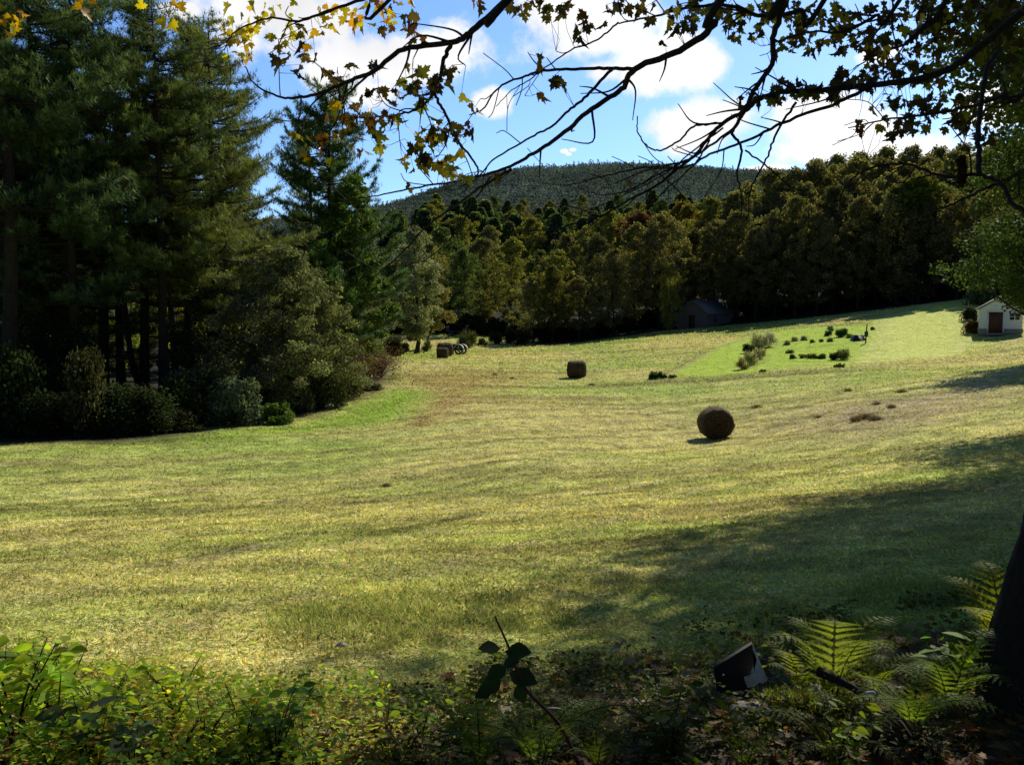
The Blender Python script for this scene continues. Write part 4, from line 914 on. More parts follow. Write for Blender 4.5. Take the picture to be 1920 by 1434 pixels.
limb([(960, 318), (900, 352), (860, 382), (800, 425), (745, 482), (690, 530)], 5.0, 5.4, .008, .003, None, 5)
limb([(920, 330), (880, 390), (860, 430), (810, 480), (760, 500)], 5.0, 5.3, .005, .002, None, 3)
limb([(1950, -25), (1925, 15), (1870, 60), (1820, 102), (1783, 128), (1719, 150), (1634, 160), (1527, 171), (1467, 173), (1420, 188), (1395, 209), (1356, 231), (1331, 256), (1305, 290), (1271, 316), (1228, 350), (1185, 372), (1143, 397), (1100, 414), (1028, 431), (970, 433)], 4.3, 5.2, .020, .0028, 3.0, 26)
limb([(1480, -25), (1472, 5), (1450, 73), (1448, 120), (1416, 167), (1399, 201), (1378, 239), (1373, 252), (1390, 278), (1382, 329), (1390, 363), (1390, 408)], 4.4, 4.8, .016, .003, 4.4, 6, .2)
limb([(1493, 192), (1455, 252), (1437, 299), (1407, 355), (1404, 406)], 4.7, 4.8, .007, .003)
limb([(1640, 160), (1560, 197), (1480, 225), (1400, 265), (1330, 290), (1290, 312), (1220, 318), (1150, 345)], 4.6, 5.1, .010, .003, None, 8)
limb([(1378, 239), (1330, 275), (1290, 300), (1247, 310), (1192, 317), (1119, 334), (1064, 347), (1010, 343)], 4.8, 5.1, .007, .002, None, 4)
limb([(1290, 300), (1230, 330), (1180, 357), (1130, 365), (1064, 347)], 4.9, 5.1, .005, .002, None, 3)
limb([(1345, 231), (1300, 238), (1275, 262), (1240, 282), (1215, 275), (1197, 250), (1195, 218)], 4.7, 4.8, .006, .003)
limb([(1331, 262), (1300, 310), (1255, 350), (1220, 385), (1195, 400)], 4.9, 5.1, .005, .002, None, 3)
limb([(1356, 240), (1310, 275), (1240, 330), (1150, 375), (1080, 400)], 4.8, 5.1, .005, .002, None, 3)
limb([(1397, 282), (1445, 318), (1474, 344), (1510, 365), (1552, 399)], 4.8, 4.9, .005, .002, None, 3)
limb([(1960, 420), (1920, 395), (1897, 382), (1888, 363), (1868, 340), (1833, 327), (1791, 332), (1752, 327), (1713, 310), (1671, 308), (1629, 316), (1600, 334), (1578, 363), (1574, 390)], 3.9, 4.4, .011, .003, 1.0, 8, .25)
limb([(1875, 95), (1851, 130), (1838, 200), (1834, 250), (1836, 324)], 4.3, 4.0, .010, .012)
limb([(1950, 305), (1920, 319), (1881, 339), (1833, 360), (1768, 389), (1687, 397)], 4.0, 4.4, .010, .003, 1.6, 5, .25)
limb([(1160, 42), (1120, 75), (1060, 100), (1000, 145), (960, 170), (930, 200)], 4.7, 4.9, .005, .002, None, 5)
limb([(1560, -20), (1500, 20), (1430, 30), (1360, 10), (1290, 15), (1230, 30), (1160, 45)], 4.8, 4.8, .014, .004, 4.8, 10)
limb([(760, -30), (690, -5), (620, 20), (560, 40), (500, 35), (440, 60), (420, 95)], 4.9, 5.2, .010, .003, 5.2, 12)
limb([(1700, -20), (1640, 30), (1580, 60), (1520, 60), (1440, 85)], 5.0, 5.2, .012, .003, 4.6, 12)
limb([(1790, -20), (1740, 40), (1700, 80), (1650, 100), (1600, 130)], 4.9, 5.2, .012, .003, 4.2, 14)
limb([(1940, 150), (1880, 180), (1820, 200), (1740, 215), (1660, 225), (1590, 240)], 4.6, 5.0, .012, .003, 2.6, 14)
# leaves: cluster px, py, spread x, spread y, count, palette, distance
PAL = {'y': (.36, .36, .02), 'o': (.34, .24, .02), 'g': (.19, .20, .03), 'd': (.045, .042, .018), 'b': (.07, .04, .018), 'm': (.10, .125, .022)}
LC = [(500, 40, 60, 35, 34, 'yyyg', 5.6), (450, 80, 35, 25, 18, 'yyo', 5.6), (560, 75, 40, 30, 14, 'ydo', 4.9), (25, 25, 22, 18, 5, 'o', 5.0), (12, 55, 16, 10, 3, 'y', 5), (165, 8, 14, 12, 5, 'o', 5.2), (268, 14, 4, 3, 1, 'y', 5), (325, 35, 16, 10, 3, 'yo', 5), (330, 5, 20, 8, 3, 'o', 5),
      (660, 22, 60, 20, 34, 'oyo', 5.6), (745, 25, 35, 25, 14, 'oyb', 5.6), (522, 118, 8, 10, 3, 'd', 4.6), (560, 128, 10, 10, 3, 'd', 4.6), (620, 140, 18, 12, 6, 'd', 4.6), (660, 117, 8, 6, 2, 'd', 4.6), (703, 118, 12, 5, 3, 'd', 4.6), (770, 122, 12, 8, 3, 'd', 4.6), (705, 172, 14, 14, 6, 'd', 4.6),
      (770, 165, 22, 25, 14, 'dm', 4.5), (815, 155, 16, 18, 10, 'd', 4.5), (840, 128, 10, 8, 3, 'd', 4.5), (700, 215, 40, 14, 14, 'db', 4.6), (640, 205, 30, 25, 14, 'bod', 4.6), (600, 270, 40, 28, 18, 'bgdm', 4.8), (680, 260, 30, 25, 14, 'gbd', 4.8), (735, 230, 25, 12, 8, 'gd', 4.5),
      (800, 245, 30, 22, 16, 'ggd', 4.45), (865, 240, 25, 18, 12, 'gdb', 4.45), (780, 290, 22, 28, 14, 'dg', 4.45), (840, 300, 28, 20, 14, 'gdgb', 4.45), (870, 335, 14, 10, 5, 'g', 4.6), (775, 352, 9, 8, 2, 'd', 4.7), (945, 334, 6, 6, 1, 'd', 5), (860, 172, 6, 4, 1, 'g', 4.6), (775, 45, 25, 25, 8, 'db', 4.8), (905, 8, 20, 8, 3, 'b', 4.8),
      (1010, 130, 12, 8, 3, 'g', 4.8), (1040, 148, 12, 10, 4, 'd', 4.8), (1008, 168, 8, 8, 3, 'b', 4.8), (882, 199, 6, 5, 1, 'd', 4.8), (900, 205, 6, 5, 1, 'd', 4.8), (1000, 105, 7, 4, 1, 'd', 5),
      (990, 10, 35, 14, 14, 'dmd', 5.2), (1050, 22, 20, 14, 8, 'd', 5.0), (1110, 55, 22, 14, 7, 'd', 5), (1180, 8, 40, 10, 10, 'd', 5), (1240, 78, 7, 5, 1, 'd', 4.6), (1260, 30, 35, 22, 20, 'dmg', 4.8), (1330, 15, 35, 20, 26, 'mgd', 5.2), (1290, 45, 14, 10, 5, 'd', 4.7),
      (1400, 40, 40, 28, 40, 'mygd', 5.6), (1470, 25, 40, 25, 50, 'mgyd', 5.8), (1540, 40, 40, 30, 56, 'mgdy', 5.8), (1500, 75, 40, 18, 20, 'mdy', 5.8), (1600, 60, 35, 35, 46, 'mdd', 5.4), (1625, 95, 12, 9, 3, 'd', 4.4), (1385, 188, 9, 6, 2, 'd', 4.7), (1430, 180, 25, 10, 12, 'dm', 4.8), (1480, 170, 35, 12, 18, 'dm', 4.8), (1540, 165, 30, 14, 14, 'dm', 4.9),
      (1560, 195, 12, 6, 2, 'y', 4.8), (1600, 150, 35, 18, 26, 'd', 4.8), (1650, 140, 35, 22, 30, 'dm', 5), (1720, 130, 45, 25, 40, 'dm', 5), (1640, 85, 20, 15, 10, 'do', 4.8), (1700, 50, 60, 45, 95, 'dmd', 5.4), (1800, 40, 60, 50, 110, 'dmd', 5.2), (1880, 60, 40, 55, 70, 'dm', 5), (1660, 95, 12, 8, 4, 'y', 5), (1700, 55, 10, 6, 3, 'y', 4.8), (1730, 28, 6, 6, 2, 'y', 4.8),
      (1700, 205, 40, 25, 46, 'dmd', 5.2), (1770, 210, 45, 28, 56, 'dm', 5.4), (1830, 200, 40, 25, 34, 'md', 5.2), (1600, 232, 14, 9, 4, 'b', 4.4), (1645, 240, 10, 7, 3, 'o', 4.4), (1650, 200, 12, 6, 3, 'g', 4.6), (1690, 240, 22, 12, 14, 'd', 4.8), (1860, 250, 30, 12, 12, 'd', 4.8), (1895, 130, 30, 40, 34, 'md', 5.2), (1175, 333, 6, 6, 1, 'b', 4.9), (1090, 40, 8, 16, 5, 'b', 4.8)]
lf = MB(); pet = MB(); allP = []
tw = np.concatenate([q[len(q) // 4:] for q in limbs])
for px, py, sx, sy, cnt, pal, D in LC:
    for k in range(int(cnt * (.8 if px > 1580 else 1))):
        D1 = D + rl.uniform(-.3, .3); p = at(px + rl.uniform(-1, 1) * sx * 1.15, py + rl.uniform(-1, 1) * sy * 1.15, D1)
        c = np.array(PAL[pal[rl.randint(len(pal))]]) * rl.uniform(.6, 1.35) * (1 + rl.normal(0, .1, 3))
        allP.append((p, c))
P = np.array([a for a, _ in allP]); C = np.array([c for _, c in allP]); n = len(P)
yd = rl.normal(0, .55, (n, 3)) + [0, 0, -.75]; nr_ = rl.normal(0, .8, (n, 3)) + [.1, -.5, .3]
sz_ = rl.uniform(.040, .080, n); hf = rl.rand(n)
MAPLE_B = ([(x * .72, y * .95, .75 * abs(x) - .55 * y * y) for x, y, z in MAPLE[0]], MAPLE[1]); MAPLE_C = ([(x * .95 + .12 * y * y, y * .9, -.4 * abs(x) + .3 * y * y * y) for x, y, z in MAPLE[0]], MAPLE[1])
for T_, k_ in ((MAPLE, hf < .35), (MAPLE_B, (hf >= .35) & (hf < .7)), (MAPLE_C, hf >= .7)):
    scatter(lf, *T_, (P - base)[k_], nr_[k_], yd[k_], sz_[k_], C[k_])
for i in range(n):                                   # each leaf hangs on a stalk that runs to the nearest twig
    d = ((tw - P[i]) ** 2).sum(1); j = int(np.argmin(d)); q = tw[j]
    if d[j] < .05:
        m_ = (q + P[i]) / 2 + rl.normal(0, .012, 3) + [0, 0, -.01]; tube(pet, np.array([q, m_, P[i]]) - base, [.0018, .0013, .001], 3, cap=False)
fo = link('foliage', lf.mesh('foliage', M_MAPLE), mt, (1, 1, 1)); fo['kind'] = 'stuff'
st_ = link('leaf_stalks', pet.mesh('leaf_stalks', M_TWIG), mt); st_['kind'] = 'stuff'
# hanging bunch of dead leaves
b = MB(); n = 60; c0 = at(1805, 312, 4.1)
t_ = rl.rand(n); p = np.stack([rl.normal(0, .016, n), rl.normal(0, .016, n), .10 - .24 * t_], 1)
scatter(b, *MAPLE, p, rl.normal(0, 1, (n, 3)), np.stack([rl.normal(0, .25, n), rl.normal(0, .25, n), -np.ones(n)], 1), rl.uniform(.05, .085, n), np.array([.045, .025, .016]) * shade(rl, n))
tube(b, [[0, 0, .1], [.01, 0, .14], [.035, 0, .07]], .002, 4, c=(.02, .015, .01))
o = link('dead_leaf_bunch', b.mesh('dead_leaf_bunch', M_LEAF), color=(1, 1, 1)); o.location = c0; o.scale = (.4, .4, .5); tag(o, 'withered dark bunch of leaves hanging from the low bare branch at right', 'leaves')

# ------------------------------------------------------------------ undergrowth in the foreground
def seedling(seed, H, nl, ls, stems=3, tmpl=OVATE, spread=.4, m=None):
    r = rs(seed); st = MB(); fo = MB(); P = []; Yd = []; 
    for s in range(stems):
        az = r.uniform(0, 2 * PI); L = H * r.uniform(.55, 1.0); e = np.array([math.cos(az) * spread * L, math.sin(az) * spread * L, L])
        q = spline([[0, 0, 0], e * [.3, .3, .55], e], k=7); tube(st, q, np.linspace(.004 + .003 * H, .0015, len(q)), 5)
        for k in range(nl):
            i = r.randint(len(q) // 4, len(q)) if k else len(q) - 1; a = r.uniform(0, 2 * PI); d = np.array([math.cos(a), math.sin(a), r.uniform(-.1, .5)])
            p = q[i] + d * ls * r.uniform(.2, .7); tube(st, [q[i], p], [.0012, .001], 3, cap=False); P.append(p); Yd.append(d + [0, 0, -.25])
    P = np.array(P); n = len(P)
    scatter(fo, *tmpl, P, np.tile([0, 0, 1.], (n, 1)) + r.normal(0, .45, (n, 3)), np.array(Yd), ls * r.uniform(.55, 1.2, n), shade(r, n, .6, 1.35) * (1 + r.normal(0, .08, (n, 3))))
    return st.mesh('stem', M_TWIG), fo.mesh('foliage', m or M_NEAR)
def fern(seed, L, nf, upright=.6):
    """arching twice-cut fronds from one crown"""
    r = rs(seed); out = []
    for f in range(nf):
        mb = MB(); az = f * 2 * PI / nf + r.uniform(-.35, .35); l = L * r.uniform(.7, 1.1); u = upright * r.uniform(.75, 1.15)
        d = np.array([math.cos(az), math.sin(az), 0]); s = np.array([-d[1], d[0], 0])
        q = spline([[0, 0, 0], d * l * .22 * (1.3 - u) + [0, 0, l * .42], d * l * .6 * (1.35 - u) + [0, 0, l * (.45 + .35 * u)], d * l * (1.45 - u) + [0, 0, l * (.25 + .65 * u)]], k=12)
        tube(mb, q, np.linspace(.003, .001, len(q)), 4, c=(.8, .7, .5)); n = len(q)
        T = unit(np.gradient(q, axis=0)); Nn = unit(np.cross(s, T))
        for i in range(int(n * .2), n - 1, 2):
            t = (i / n - .2) / .8; w = l * .26 * math.sin(PI * min(1, .22 + .8 * t) ** 1.0) ** .9 * (1 - t * .35) + .004
            for sg in (-1, 1):
                e = unit(s * sg + T[i] * .55 + Nn[i] * .12); m = max(3, int(w / .0065)); k = np.arange(1, m + 1) / (m + 1.0)
                base_ = q[i] + e * w * k[:, None] - np.array([0, 0, .06]) * w * k[:, None] ** 2
                for sd in (-1, 1):
                    yd = np.tile(T[i] * sd + e * .45, (m, 1)); scatter(mb, [(-.28, 0, 0), (.28, 0, 0), (.12, .8, .06), (0, 1, 0), (-.12, .8, .06)], [[0, 1, 2, 3, 4]], base_, np.tile(Nn[i], (m, 1)) + r.normal(0, .25, (m, 3)), yd, min(w * .2, .0115) * (1.2 - k), np.tile([r.uniform(.8, 1.2)] * 3, (m, 1)))
        out.append(mb.mesh('frond', M_NEAR))
    return out
FERNS = [fern(1, .5, 7, .95), fern(2, .42, 8, .45), fern(3, .5, 6, .7)]
def put_fern(px, py, k, s, rz, col, lb, group=None):
    X, Y = G(px, py); t = thing('fern', lb, 'fern', (X, Y, gz1(X, Y)), rz, s, group)
    for m in FERNS[k]: link('frond', m, t, col)  # shaded ferns get darker frond colours than the sunlit ones
put_fern(1560, 1330, 0, 1.0, .5, (.17, .23, .05), 'tallest yellow-green fern standing upright behind the mossy log')
put_fern(1500, 1300, 2, .6, 2.1, (.17, .22, .035), 'fern left of the tallest one, its fronds arching over the white-edged board')
put_fern(1640, 1300, 1, .8, 1.1, (.14, .19, .035), 'shaded fern just right of the tallest one')
put_fern(1880, 1270, 0, .95, 3.9, (.22, .26, .035), 'upright yellowish fern against the big trunk at right')
put_fern(1710, 1375, 1, .9, .2, (.15, .24, .04), 'bright green fern with level fronds at the right end of the mossy log')
put_fern(1780, 1340, 2, .8, 5.0, (.12, .19, .035), 'fern between the log and the big trunk')
put_fern(1010, 1434, 1, 1.15, .9, (.11, .17, .03), 'broad arching fern at the bottom centre of the view')
put_fern(900, 1440, 2, .9, 2.9, (.10, .16, .03), 'fern left of the broad bottom-centre one')
put_fern(1120, 1425, 1, .8, 4.0, (.08, .12, .025), 'dark fern right of the broad bottom-centre one')
put_fern(1250, 1420, 2, .7, 1.4, (.07, .10, .025), 'dark fern in the deep shade below the board')
put_fern(1560, 1425, 1, .85, 2.2, (.13, .17, .035), 'half-lit fern at the bottom edge below the mossy log')
put_fern(1395, 1440, 2, .6, .3, (.08, .12, .025), 'dark fern at the bottom edge left of the half-lit one')

SD = [seedling(11, .22, 10, .042, 5), seedling(12, .36, 16, .06, 6), seedling(13, .15, 9, .032, 6, spread=.8), seedling(14, .3, 11, .055, 6, MAPLE), seedling(15, .5, 11, .095, 2, spread=.25)]
special = [(30, 1400, 1, 1.25, (.40, .56, .05), 'tallest bright green leafy plant in the bottom left corner'), (110, 1380, 1, 1.1, (.40, .55, .05), 'leafy green plant second from the bottom left corner'), (160, 1434, 4, .95, (.08, .13, .08), 'grey-green plant with large cupped leaves at the bottom left'),
           (250, 1440, 4, .8, (.07, .11, .05), 'plant with a dark bent stem right of the large cupped leaves'), (330, 1330, 3, 1.0, (.50, .60, .06), 'yellow-green maple seedling standing alone at the edge of the grass'), (460, 1400, 3, 1.0, (.46, .58, .06), 'yellow-green maple seedling at the left bottom of the undergrowth'),
           (520, 1420, 1, .9, (.10, .2, .03), 'leafy plant right of the yellow-green seedlings'), (1830, 1290, 4, 1.0, (.16, .27, .035), 'leafy bright green shrub with big drooping leaves beside the big trunk'), (1760, 1300, 4, .85, (.15, .26, .035), 'smaller leafy green shrub left of the one beside the big trunk'),
           (5, 1330, 4, 1.0, (.16, .26, .03), 'tall seedling at the left edge of the picture'), (1570, 1434, 1, .8, (.20, .27, .04), 'sunlit small-leaved plant at the bottom edge right of centre'), (860, 1365, 1, .65, (.16, .24, .045), 'dark leafy plant left of the tall red-stemmed sapling'), (790, 1375, 1, .6, (.22, .32, .05), 'leafy plant two to the left of the tall red-stemmed sapling')]
for i, (px, py, k, s, col, lb) in enumerate(special):
    X, Y = G(px, py); shrub('leafy_plant', lb, SD[k], X, Y, i * 1.7, s, col, 'plant')  # sunlit brightness put into the colours of the left plants
rp = random.Random(3)
for i in range(120):
    px = rp.uniform(-40, 1800); lo = np.interp(px, [0, 300, 700, 1000, 1300, 1800], [1285, 1365, 1365, 1310, 1290, 1245]); py = rp.uniform(lo, 1440)
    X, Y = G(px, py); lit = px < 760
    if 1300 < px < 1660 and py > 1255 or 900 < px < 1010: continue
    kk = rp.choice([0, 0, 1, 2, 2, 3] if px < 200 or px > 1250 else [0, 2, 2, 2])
    col = rp.choice([(.42, .56, .05), (.50, .58, .06), (.30, .46, .05), (.55, .52, .06)] if lit else [(.07, .11, .025), (.10, .14, .03), (.13, .12, .03), (.06, .09, .025)])  # sun and shade put into the leaf colours, left bright, right dark
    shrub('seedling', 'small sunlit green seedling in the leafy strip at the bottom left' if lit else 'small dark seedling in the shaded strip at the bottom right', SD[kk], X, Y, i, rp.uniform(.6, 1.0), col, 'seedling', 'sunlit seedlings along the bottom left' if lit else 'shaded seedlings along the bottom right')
# tall sapling with a red stem
X, Y = G(1100, 1440); gb = gz1(X, Y); bb = np.array([X, Y, gb])
t = thing('sapling', 'tall thin red-stemmed sapling with broad dark leaves at the bottom centre', 'sapling', bb)
Q = spline([bb, at(1050, 1360, Y - .02), at(985, 1290, Y - .02), at(955, 1215, Y), at(928, 1155, Y)], k=8) - bb
b = MB(); tube(b, Q, np.linspace(.007, .003, len(Q)), 7); link('stem', b.mesh('stem', surfmat('reddish stem', (.10, .025, .03), .6, 30, .3, .2, .002)), t)
b = MB(); pp = []; yy = []; ss = []
for (px, py, dx, dz, s) in [(948, 1222, 1, .1, .115), (938, 1215, -1, .1, .10), (950, 1250, -.7, -.3, .10), (955, 1262, 1, -.25, .13), (945, 1240, .3, .1, .09), (940, 1275, -1, -.35, .10), (925, 1290, -1, -.4, .09), (968, 1285, .4, -.7, .08)]:
    p = at(px, py, Y) - bb; pp.append(p); yy.append([dx, -.25, dz]); ss.append(s)
scatter(b, [(x * 1.5, y, z) for x, y, z in OVATE[0]], OVATE[1], np.array(pp), rl.normal(0, .25, (len(pp), 3)) + [0, -.35, 1], np.array(yy, float), np.array(ss) * .75, shade(rl, len(pp), .8, 1.2)); link('foliage', b.mesh('foliage', M_LEAF), t, (.035, .06, .02))

def cover():
    r = rs(71); mb = MB(); n = 80000
    x = r.uniform(-4.2, 4.6, n); y = r.uniform(2.6, 6.2, n)
    lim = np.interp(x, [-4, -2, -.6, 0, 1, 2.5, 4.5], [4.5, 4.3, 3.85, 4.25, 4.8, 5.3, 6.0]) + (fbm(x / .35, y / .35, 3, 3) - .5) * 1.0
    dn = fbm(x / .4, y / .4, 3, 17); keep = (y < lim) & (dn > np.where(x < -.8, .36, .46)); x, y, dn = x[keep], y[keep], dn[keep]; n = len(x)
    hol = np.exp(-(((x / y) - .26) / .06) ** 2) * (y > 3.4); kp2 = r.rand(n) > hol * .93; x, y, dn, lim_ = x[kp2], y[kp2], dn[kp2], lim[keep][kp2]; n = len(x)
    hh = np.clip((dn - .36) * 1.1, 0, .2) * np.clip((lim_ - y) * 2, .2, 1)
    z = gz(x, y) + .01 + hh * r.uniform(.1, 1.1, n)
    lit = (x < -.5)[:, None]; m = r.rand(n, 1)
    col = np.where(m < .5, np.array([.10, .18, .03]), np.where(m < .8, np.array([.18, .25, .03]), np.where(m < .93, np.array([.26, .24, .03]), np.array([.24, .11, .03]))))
    col = col * np.where(lit, 2.4, .6) * shade(r, n, .5, 1.4)  # left part coloured brighter as sunlit, the rest darker as shaded
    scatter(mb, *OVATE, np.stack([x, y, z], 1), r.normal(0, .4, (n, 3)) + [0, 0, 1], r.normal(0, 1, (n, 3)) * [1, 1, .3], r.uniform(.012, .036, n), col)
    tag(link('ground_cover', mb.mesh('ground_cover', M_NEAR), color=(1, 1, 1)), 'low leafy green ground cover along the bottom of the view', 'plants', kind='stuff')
    mb = MB(); n = 9000; x = r.uniform(-4.2, 5, n); y = r.uniform(2.4, 5.6, n); keep = inside(LITTER, x, y, .5) > r.rand(n) * .9; x, y = x[keep], y[keep]; n = len(x)
    m = r.rand(n, 1); col = np.where(m < .45, np.array([.17, .09, .05]), np.where(m < .75, np.array([.28, .18, .10]), np.where(m < .9, np.array([.35, .16, .04]), np.array([.42, .36, .28])))) * shade(r, n, .5, 1.2)
    scatter(mb, *MAPLE, np.stack([x, y, gz(x, y) + r.uniform(.004, .03, n)], 1), r.normal(0, .35, (n, 3)) + [0, 0, 1], r.normal(0, 1, (n, 3)) * [1, 1, .2], r.uniform(.03, .075, n), col)
    tag(link('fallen_leaves', mb.mesh('fallen_leaves', M_LEAF), color=(1, 1, 1)), 'brown fallen leaves littering the shaded ground', 'leaves', kind='stuff')
cover()

# logs, sticks, board, stones
def log(name, label, cat, p0, p1, r0, r1, m, bumps=.15, seed=0, moss=None):
    r = rs(seed); A = np.array([*p0, 0.]); B = np.array([*p1, 0.]); n = 18
    pts = np.array([A * (1 - t) + B * t for t in np.linspace(0, 1, n)]); rad = np.linspace(r0, r1, n) * (1 + r.normal(0, bumps * .4, n))
    pts[:, 2] = gz(pts[:, 0], pts[:, 1]) + rad * .75 + r.normal(0, .006, n)
    o0 = pts[0].copy(); mb = MB(); tube(mb, pts - o0, rad, 12); v = mb.v[0]; v += r.normal(0, r0 * .06, v.shape)
    t = thing(name, label, cat, tuple(o0)); link('wood', mb.mesh('wood', m, True), t)
    if moss:
        b = MB(); k = 2600; i = r.randint(0, n, k); p = pts[i] + r.normal(0, .02, (k, 3)) * [1, 1, 0] + (B - A) / n * r.rand(k, 1); a = r.uniform(.2, PI - .2, k); sd = unit(np.cross(B - A, [0, 0, 1]))
        p = p + sd * (np.cos(a) * rad[i])[:, None] + np.array([0, 0, 1]) * (np.sin(a) * rad[i])[:, None] - o0
        scatter(b, [(-.1, 0, 0), (.1, 0, 0), (0, 1, 0)], [[0, 1, 2]], p, r.normal(0, 1, (k, 3)), r.normal(0, .5, (k, 3)) + [0, 0, .8], r.uniform(.012, .03, k), shade(r, k)); link('moss', b.mesh('moss', M_GRASS), t, moss)
log('mossy_log', 'mossy fallen log lying across the ferns, lit yellow-green on top', 'log', G(1440, 1330), G(1620, 1322), .055, .045, M_MOSS, seed=2, moss=(.24, .27, .04))
log('mossy_branch', 'mossy branch slanting up right from the rotten log end', 'branch', G(1620, 1370), G(1760, 1310), .03, .018, M_MOSS, seed=4, moss=(.22, .24, .04))
log('rotten_log', 'crumbling red-brown rotten wood below the mossy branch', 'log', G(1640, 1390), G(1710, 1370), .06, .045, M_ROT, .4, seed=6)
log('fallen_stick', 'thin pale stick lying level under the mossy log', 'stick', G(1470, 1372), G(1590, 1368), .008, .006, M_DRY, seed=8)
def stick(label, a, b, r0, m, name='fallen_stick'):
    A = at(*a); B = at(*b); mb = MB(); q = spline([A * 0, (B - A) * .5 + [0.01, 0, .015], B - A], k=6); tube(mb, q, np.linspace(r0, r0 * .5, len(q)), 7); t = thing(name, label, 'stick', tuple(A)); link('wood', mb.mesh('wood', m, True), t)
Xs, Ys = G(1660, 1385); 
stick('thick dark stick slanting down right over the mossy log', (1535, 1258, Ys + .25), (1660, 1338, Ys), .02, M_BARK)
stick('short bright peeled stick end beside the rotten log', (1624, 1299, Ys - .05), (1643, 1313, Ys - .05), .006, M_PEELED)
stick('thin grey twig across the dark ground at the bottom right', (1650, 1335, Ys - .05), (1710, 1380, Ys - .35), .005, M_DRY)
stick('thin white twig in the undergrowth right of the red-stemmed sapling', (1028, 1327, G(1080, 1400)[1]), (1070, 1347, G(1080, 1400)[1]), .003, M_PEELED)
# leaning board
X, Y = G(1400, 1300); Yb = Y - .22; o0 = at(1400, 1295, Yb)
t = thing('leaning_board', 'blackened board leaning in the ferns with a torn white painted corner', 'board', tuple(o0))
c = [at(1338, 1252, Yb), at(1410, 1207, Yb + .05), at(1440, 1278, Yb + .02), at(1402, 1292, Yb), at(1345, 1300, Yb - .03)]
c = np.array(c) - o0; bk = c + [0.005, .03, .0]
mb = MB(); k = len(c); mb.add(np.concatenate([c, bk]), [[0, 1, 2, 3, 4][::-1]]); mb.add(np.concatenate([c, bk]), [[5, 6, 7, 8, 9]]); mb.add(np.concatenate([c, bk]), [[i, (i + 1) % k, (i + 1) % k + k, i + k] for i in range(k)])
link('panel', mb.mesh('panel', M_DARKBOARD), t)
r = rs(3); w = [at(1409, 1209, Yb + .045), at(1413, 1208, Yb + .045)]
edge = [(1414, 1212), (1424, 1240), (1438, 1276), (1430, 1281), (1424, 1279), (1416, 1286), (1402, 1289), (1397, 1278), (1395, 1268), (1404, 1266), (1408, 1258), (1412, 1250), (1414, 1240), (1419, 1236), (1411, 1215)]
e = np.array([at(px, py, Yb - .012) for px, py in edge]) - o0
mb = MB(); mb.add(np.concatenate([e, [e.mean(0)]]), [[i, (i + 1) % len(e), len(e)] for i in range(len(e))]); link('white_paint', mb.mesh('white_paint', M_PEELED), t)
def rock(label, px, py, s, col=M_ROCK, seed=0):
    r = rs(seed); mb = MB(); n = 12; m = 7; V = []
    for j in range(m):
        ph = PI * j / (m - 1)
        for i in range(n): a = i * 2 * PI / n; q = 1 + r.normal(0, .1); V.append((math.cos(a) * math.sin(ph) * q, .7 * math.sin(a) * math.sin(ph) * q, .45 * math.cos(ph) * q + .12))
    f = [[j * n + i, j * n + (i + 1) % n, (j + 1) * n + (i + 1) % n, (j + 1) * n + i] for j in range(m - 1) for i in range(n)]
    mb.add(np.array(V) * s, f); X, Y = G(px, py); o = link('stone', mb.mesh('stone', col, True)); o.location = (X, Y, gz1(X, Y)); tag(o, label, 'stone')
rock('pale flat stone in the grass at the lower left of the field', 640, 1195, .035, seed=1)
rock('grey flat stone among dead leaves below the leaning board', 1410, 1325, .10, M_STONE, 2)
rock('small grey stone at the bottom edge near the big trunk', 1690, 1400, .05, M_STONE, 3)

# ------------------------------------------------------------------ sky, sun, camera
wd = bpy.data.worlds.new('World'); SC.world = wd; wd.use_nodes = True; nt = wd.node_tree; nt.nodes.clear()
out = nd(nt, 'ShaderNodeOutputWorld'); bg = nd(nt, 'ShaderNodeBackground', Strength=.07); nt.links.new(bg.outputs[0], out.inputs[0])
sky = nd(nt, 'ShaderNodeTexSky', sky_type='NISHITA'); sky.sun_disc = False; sky.sun_elevation = SUN_EL; sky.sun_rotation = SUN_AZ; sky.altitude = 300; sky.air_density = 1.0; sky.dust_density = .4; sky.ozone_density = 2.5
tc = nd(nt, 'ShaderNodeTexCoord'); D = tc.outputs['Generated']
nz = nd(nt, 'ShaderNodeTexNoise', Scale=11.0, Detail=9.0, Roughness=.62); nt.links.new(D, nz.inputs['Vector'])
nz2 = nd(nt, 'ShaderNodeTexNoise', Scale=3.5, Detail=4.0, Roughness=.5); nt.links.new(D, nz2.inputs['Vector'])
blobs = [(540, 20, 150, 95), (455, 40, 70, 75), (640, 120, 110, 60), (740, 120, 120, 62), (830, 105, 80, 62), (700, 175, 80, 35), (1120, 50, 135, 78), (1080, 15, 110, 70), (1215, 125, 115, 62), (1130, 135, 60, 30), (925, 192, 50, 30), (1300, 235, 95, 50), (1360, 215, 40, 25),
         (1545, 205, 75, 45), (1600, 265, 125, 65), (1710, 285, 120, 52), (1640, 105, 45, 22), (1058, 284, 11, 6), (1074, 281, 9, 5), (1066, 289, 8, 4), (1450, 315, 60, 6), (330, 20, 55, 22), (1860, 200, 90, 50), (1520, 285, 60, 32), (2150, 150, 160, 80)]
prev = None
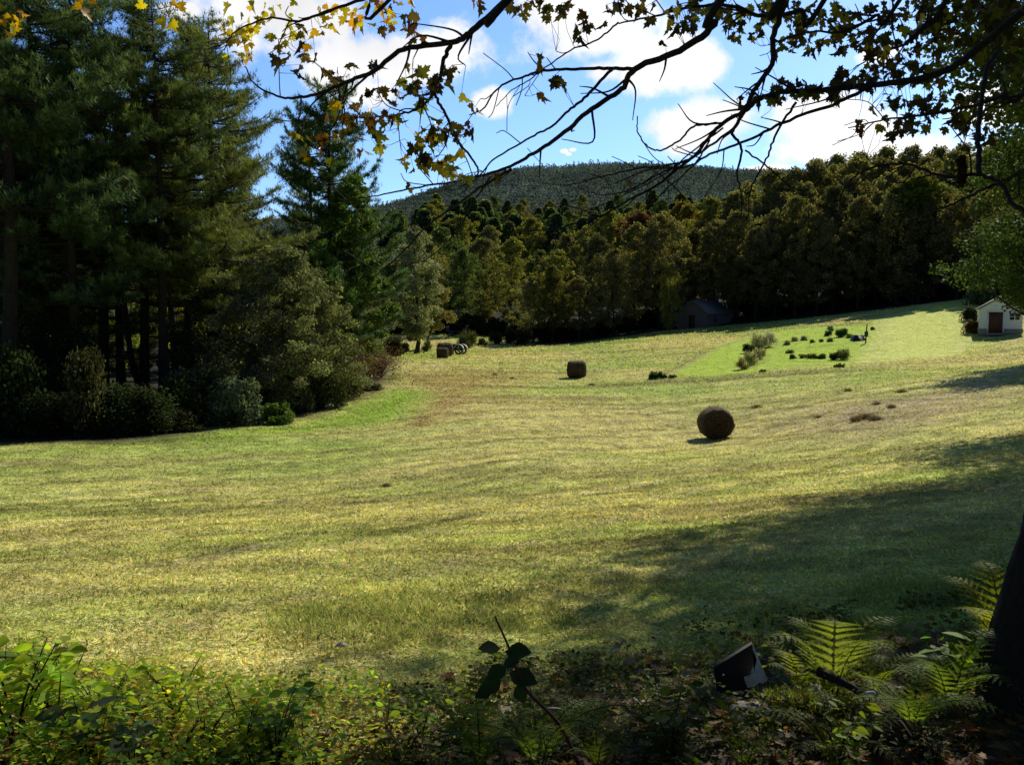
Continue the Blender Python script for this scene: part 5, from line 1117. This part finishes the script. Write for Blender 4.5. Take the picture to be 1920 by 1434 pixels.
for px, py, a, b in blobs:
    c = at(px, py, 1.0); L = np.linalg.norm(c); c = c / L
    s = nd(nt, 'ShaderNodeVectorMath', operation='SUBTRACT'); nt.links.new(D, s.inputs[0]); s.inputs[1].default_value = c
    m = nd(nt, 'ShaderNodeVectorMath', operation='MULTIPLY'); nt.links.new(s.outputs[0], m.inputs[0]); ka, kb = F * L / a, F * L / b
    m.inputs[1].default_value = (ka, ka * .25, kb)
    l = nd(nt, 'ShaderNodeVectorMath', operation='LENGTH'); nt.links.new(m.outputs[0], l.inputs[0])
    q = nd(nt, 'ShaderNodeMath', operation='MULTIPLY'); nt.links.new(l.outputs['Value'], q.inputs[0]); q.inputs[1].default_value = 1.0
    if prev is None: prev = q.outputs[0]
    else:
        mn = nd(nt, 'ShaderNodeMath', operation='SMOOTH_MIN'); nt.links.new(prev, mn.inputs[0]); nt.links.new(q.outputs[0], mn.inputs[1]); mn.inputs[2].default_value = .25; prev = mn.outputs[0]
# edge: 1.12 - dist + (noise-.5)*k
pz = nd(nt, 'ShaderNodeMath', operation='MULTIPLY_ADD'); nt.links.new(nz.outputs['Fac'], pz.inputs[0]); pz.inputs[1].default_value = 3.0; pz.inputs[2].default_value = -1.5 + .86
df = nd(nt, 'ShaderNodeMath', operation='SUBTRACT'); nt.links.new(pz.outputs[0], df.inputs[0]); nt.links.new(prev, df.inputs[1])
mr = nd(nt, 'ShaderNodeMapRange', interpolation_type='SMOOTHSTEP'); nt.links.new(df.outputs[0], mr.inputs[0]); mr.inputs[1].default_value = -.22; mr.inputs[2].default_value = .38
cr_ = nd(nt, 'ShaderNodeMapRange'); nt.links.new(nz2.outputs['Fac'], cr_.inputs[0]); cr_.inputs[1].default_value = .35; cr_.inputs[2].default_value = .6; cr_.inputs[3].default_value = .7; cr_.inputs[4].default_value = 1.12
CLOUD = 15.5
cc = mixc(nt, (CLOUD, CLOUD * 1.0, CLOUD * 1.02), cr_.outputs[0])
hz = nd(nt, 'ShaderNodeMapRange', interpolation_type='SMOOTHSTEP'); nt.links.new(nz2.outputs['Fac'], hz.inputs[0]); hz.inputs[1].default_value = .45; hz.inputs[2].default_value = .75; hz.inputs[3].default_value = 0; hz.inputs[4].default_value = .25
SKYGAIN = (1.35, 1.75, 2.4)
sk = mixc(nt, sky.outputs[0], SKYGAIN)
c2 = mixc(nt, sk, cc, mr.outputs[0], 'MIX')
# sky dimmed away from the view direction to darken the ambient fill
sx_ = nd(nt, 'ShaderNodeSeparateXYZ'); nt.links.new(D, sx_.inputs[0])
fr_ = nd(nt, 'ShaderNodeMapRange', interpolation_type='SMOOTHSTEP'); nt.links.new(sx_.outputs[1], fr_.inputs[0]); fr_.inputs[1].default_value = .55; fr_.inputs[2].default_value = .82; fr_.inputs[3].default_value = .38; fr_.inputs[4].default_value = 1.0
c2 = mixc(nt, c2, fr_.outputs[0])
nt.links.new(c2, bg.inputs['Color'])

S = Vector((math.sin(SUN_AZ) * math.cos(SUN_EL), math.cos(SUN_AZ) * math.cos(SUN_EL), math.sin(SUN_EL)))
sl = bpy.data.lights.new('sun', 'SUN'); sl.energy = 5.0; sl.angle = math.radians(.5); sl.color = (1, .92, .78)
so = bpy.data.objects.new('sun', sl); COL.objects.link(so); so.rotation_euler = S.to_track_quat('Z', 'Y').to_euler(); so.location = S * 50

cd = bpy.data.cameras.new('camera'); cam = bpy.data.objects.new('camera', cd); COL.objects.link(cam)
cam.rotation_euler = (PI / 2 - PITCH, 0, 0); cd.sensor_width = 36; cd.sensor_fit = 'HORIZONTAL'; cd.lens = 36 * F / 1920; cd.clip_start = .05; cd.clip_end = 12000
SC.camera = cam
SC.view_settings.view_transform = 'Standard'; SC.view_settings.look = 'None'; SC.view_settings.exposure = 0; SC.view_settings.gamma = 1
SC.render.engine = 'CYCLES'
cy = SC.cycles; cy.max_bounces = 6; cy.diffuse_bounces = 3; cy.glossy_bounces = 2; cy.transmission_bounces = 4; cy.transparent_max_bounces = 4; cy.use_denoising = True; cy.sample_clamp_indirect = 4
try: cy.denoiser = 'OPENIMAGEDENOISE'
except Exception: pass
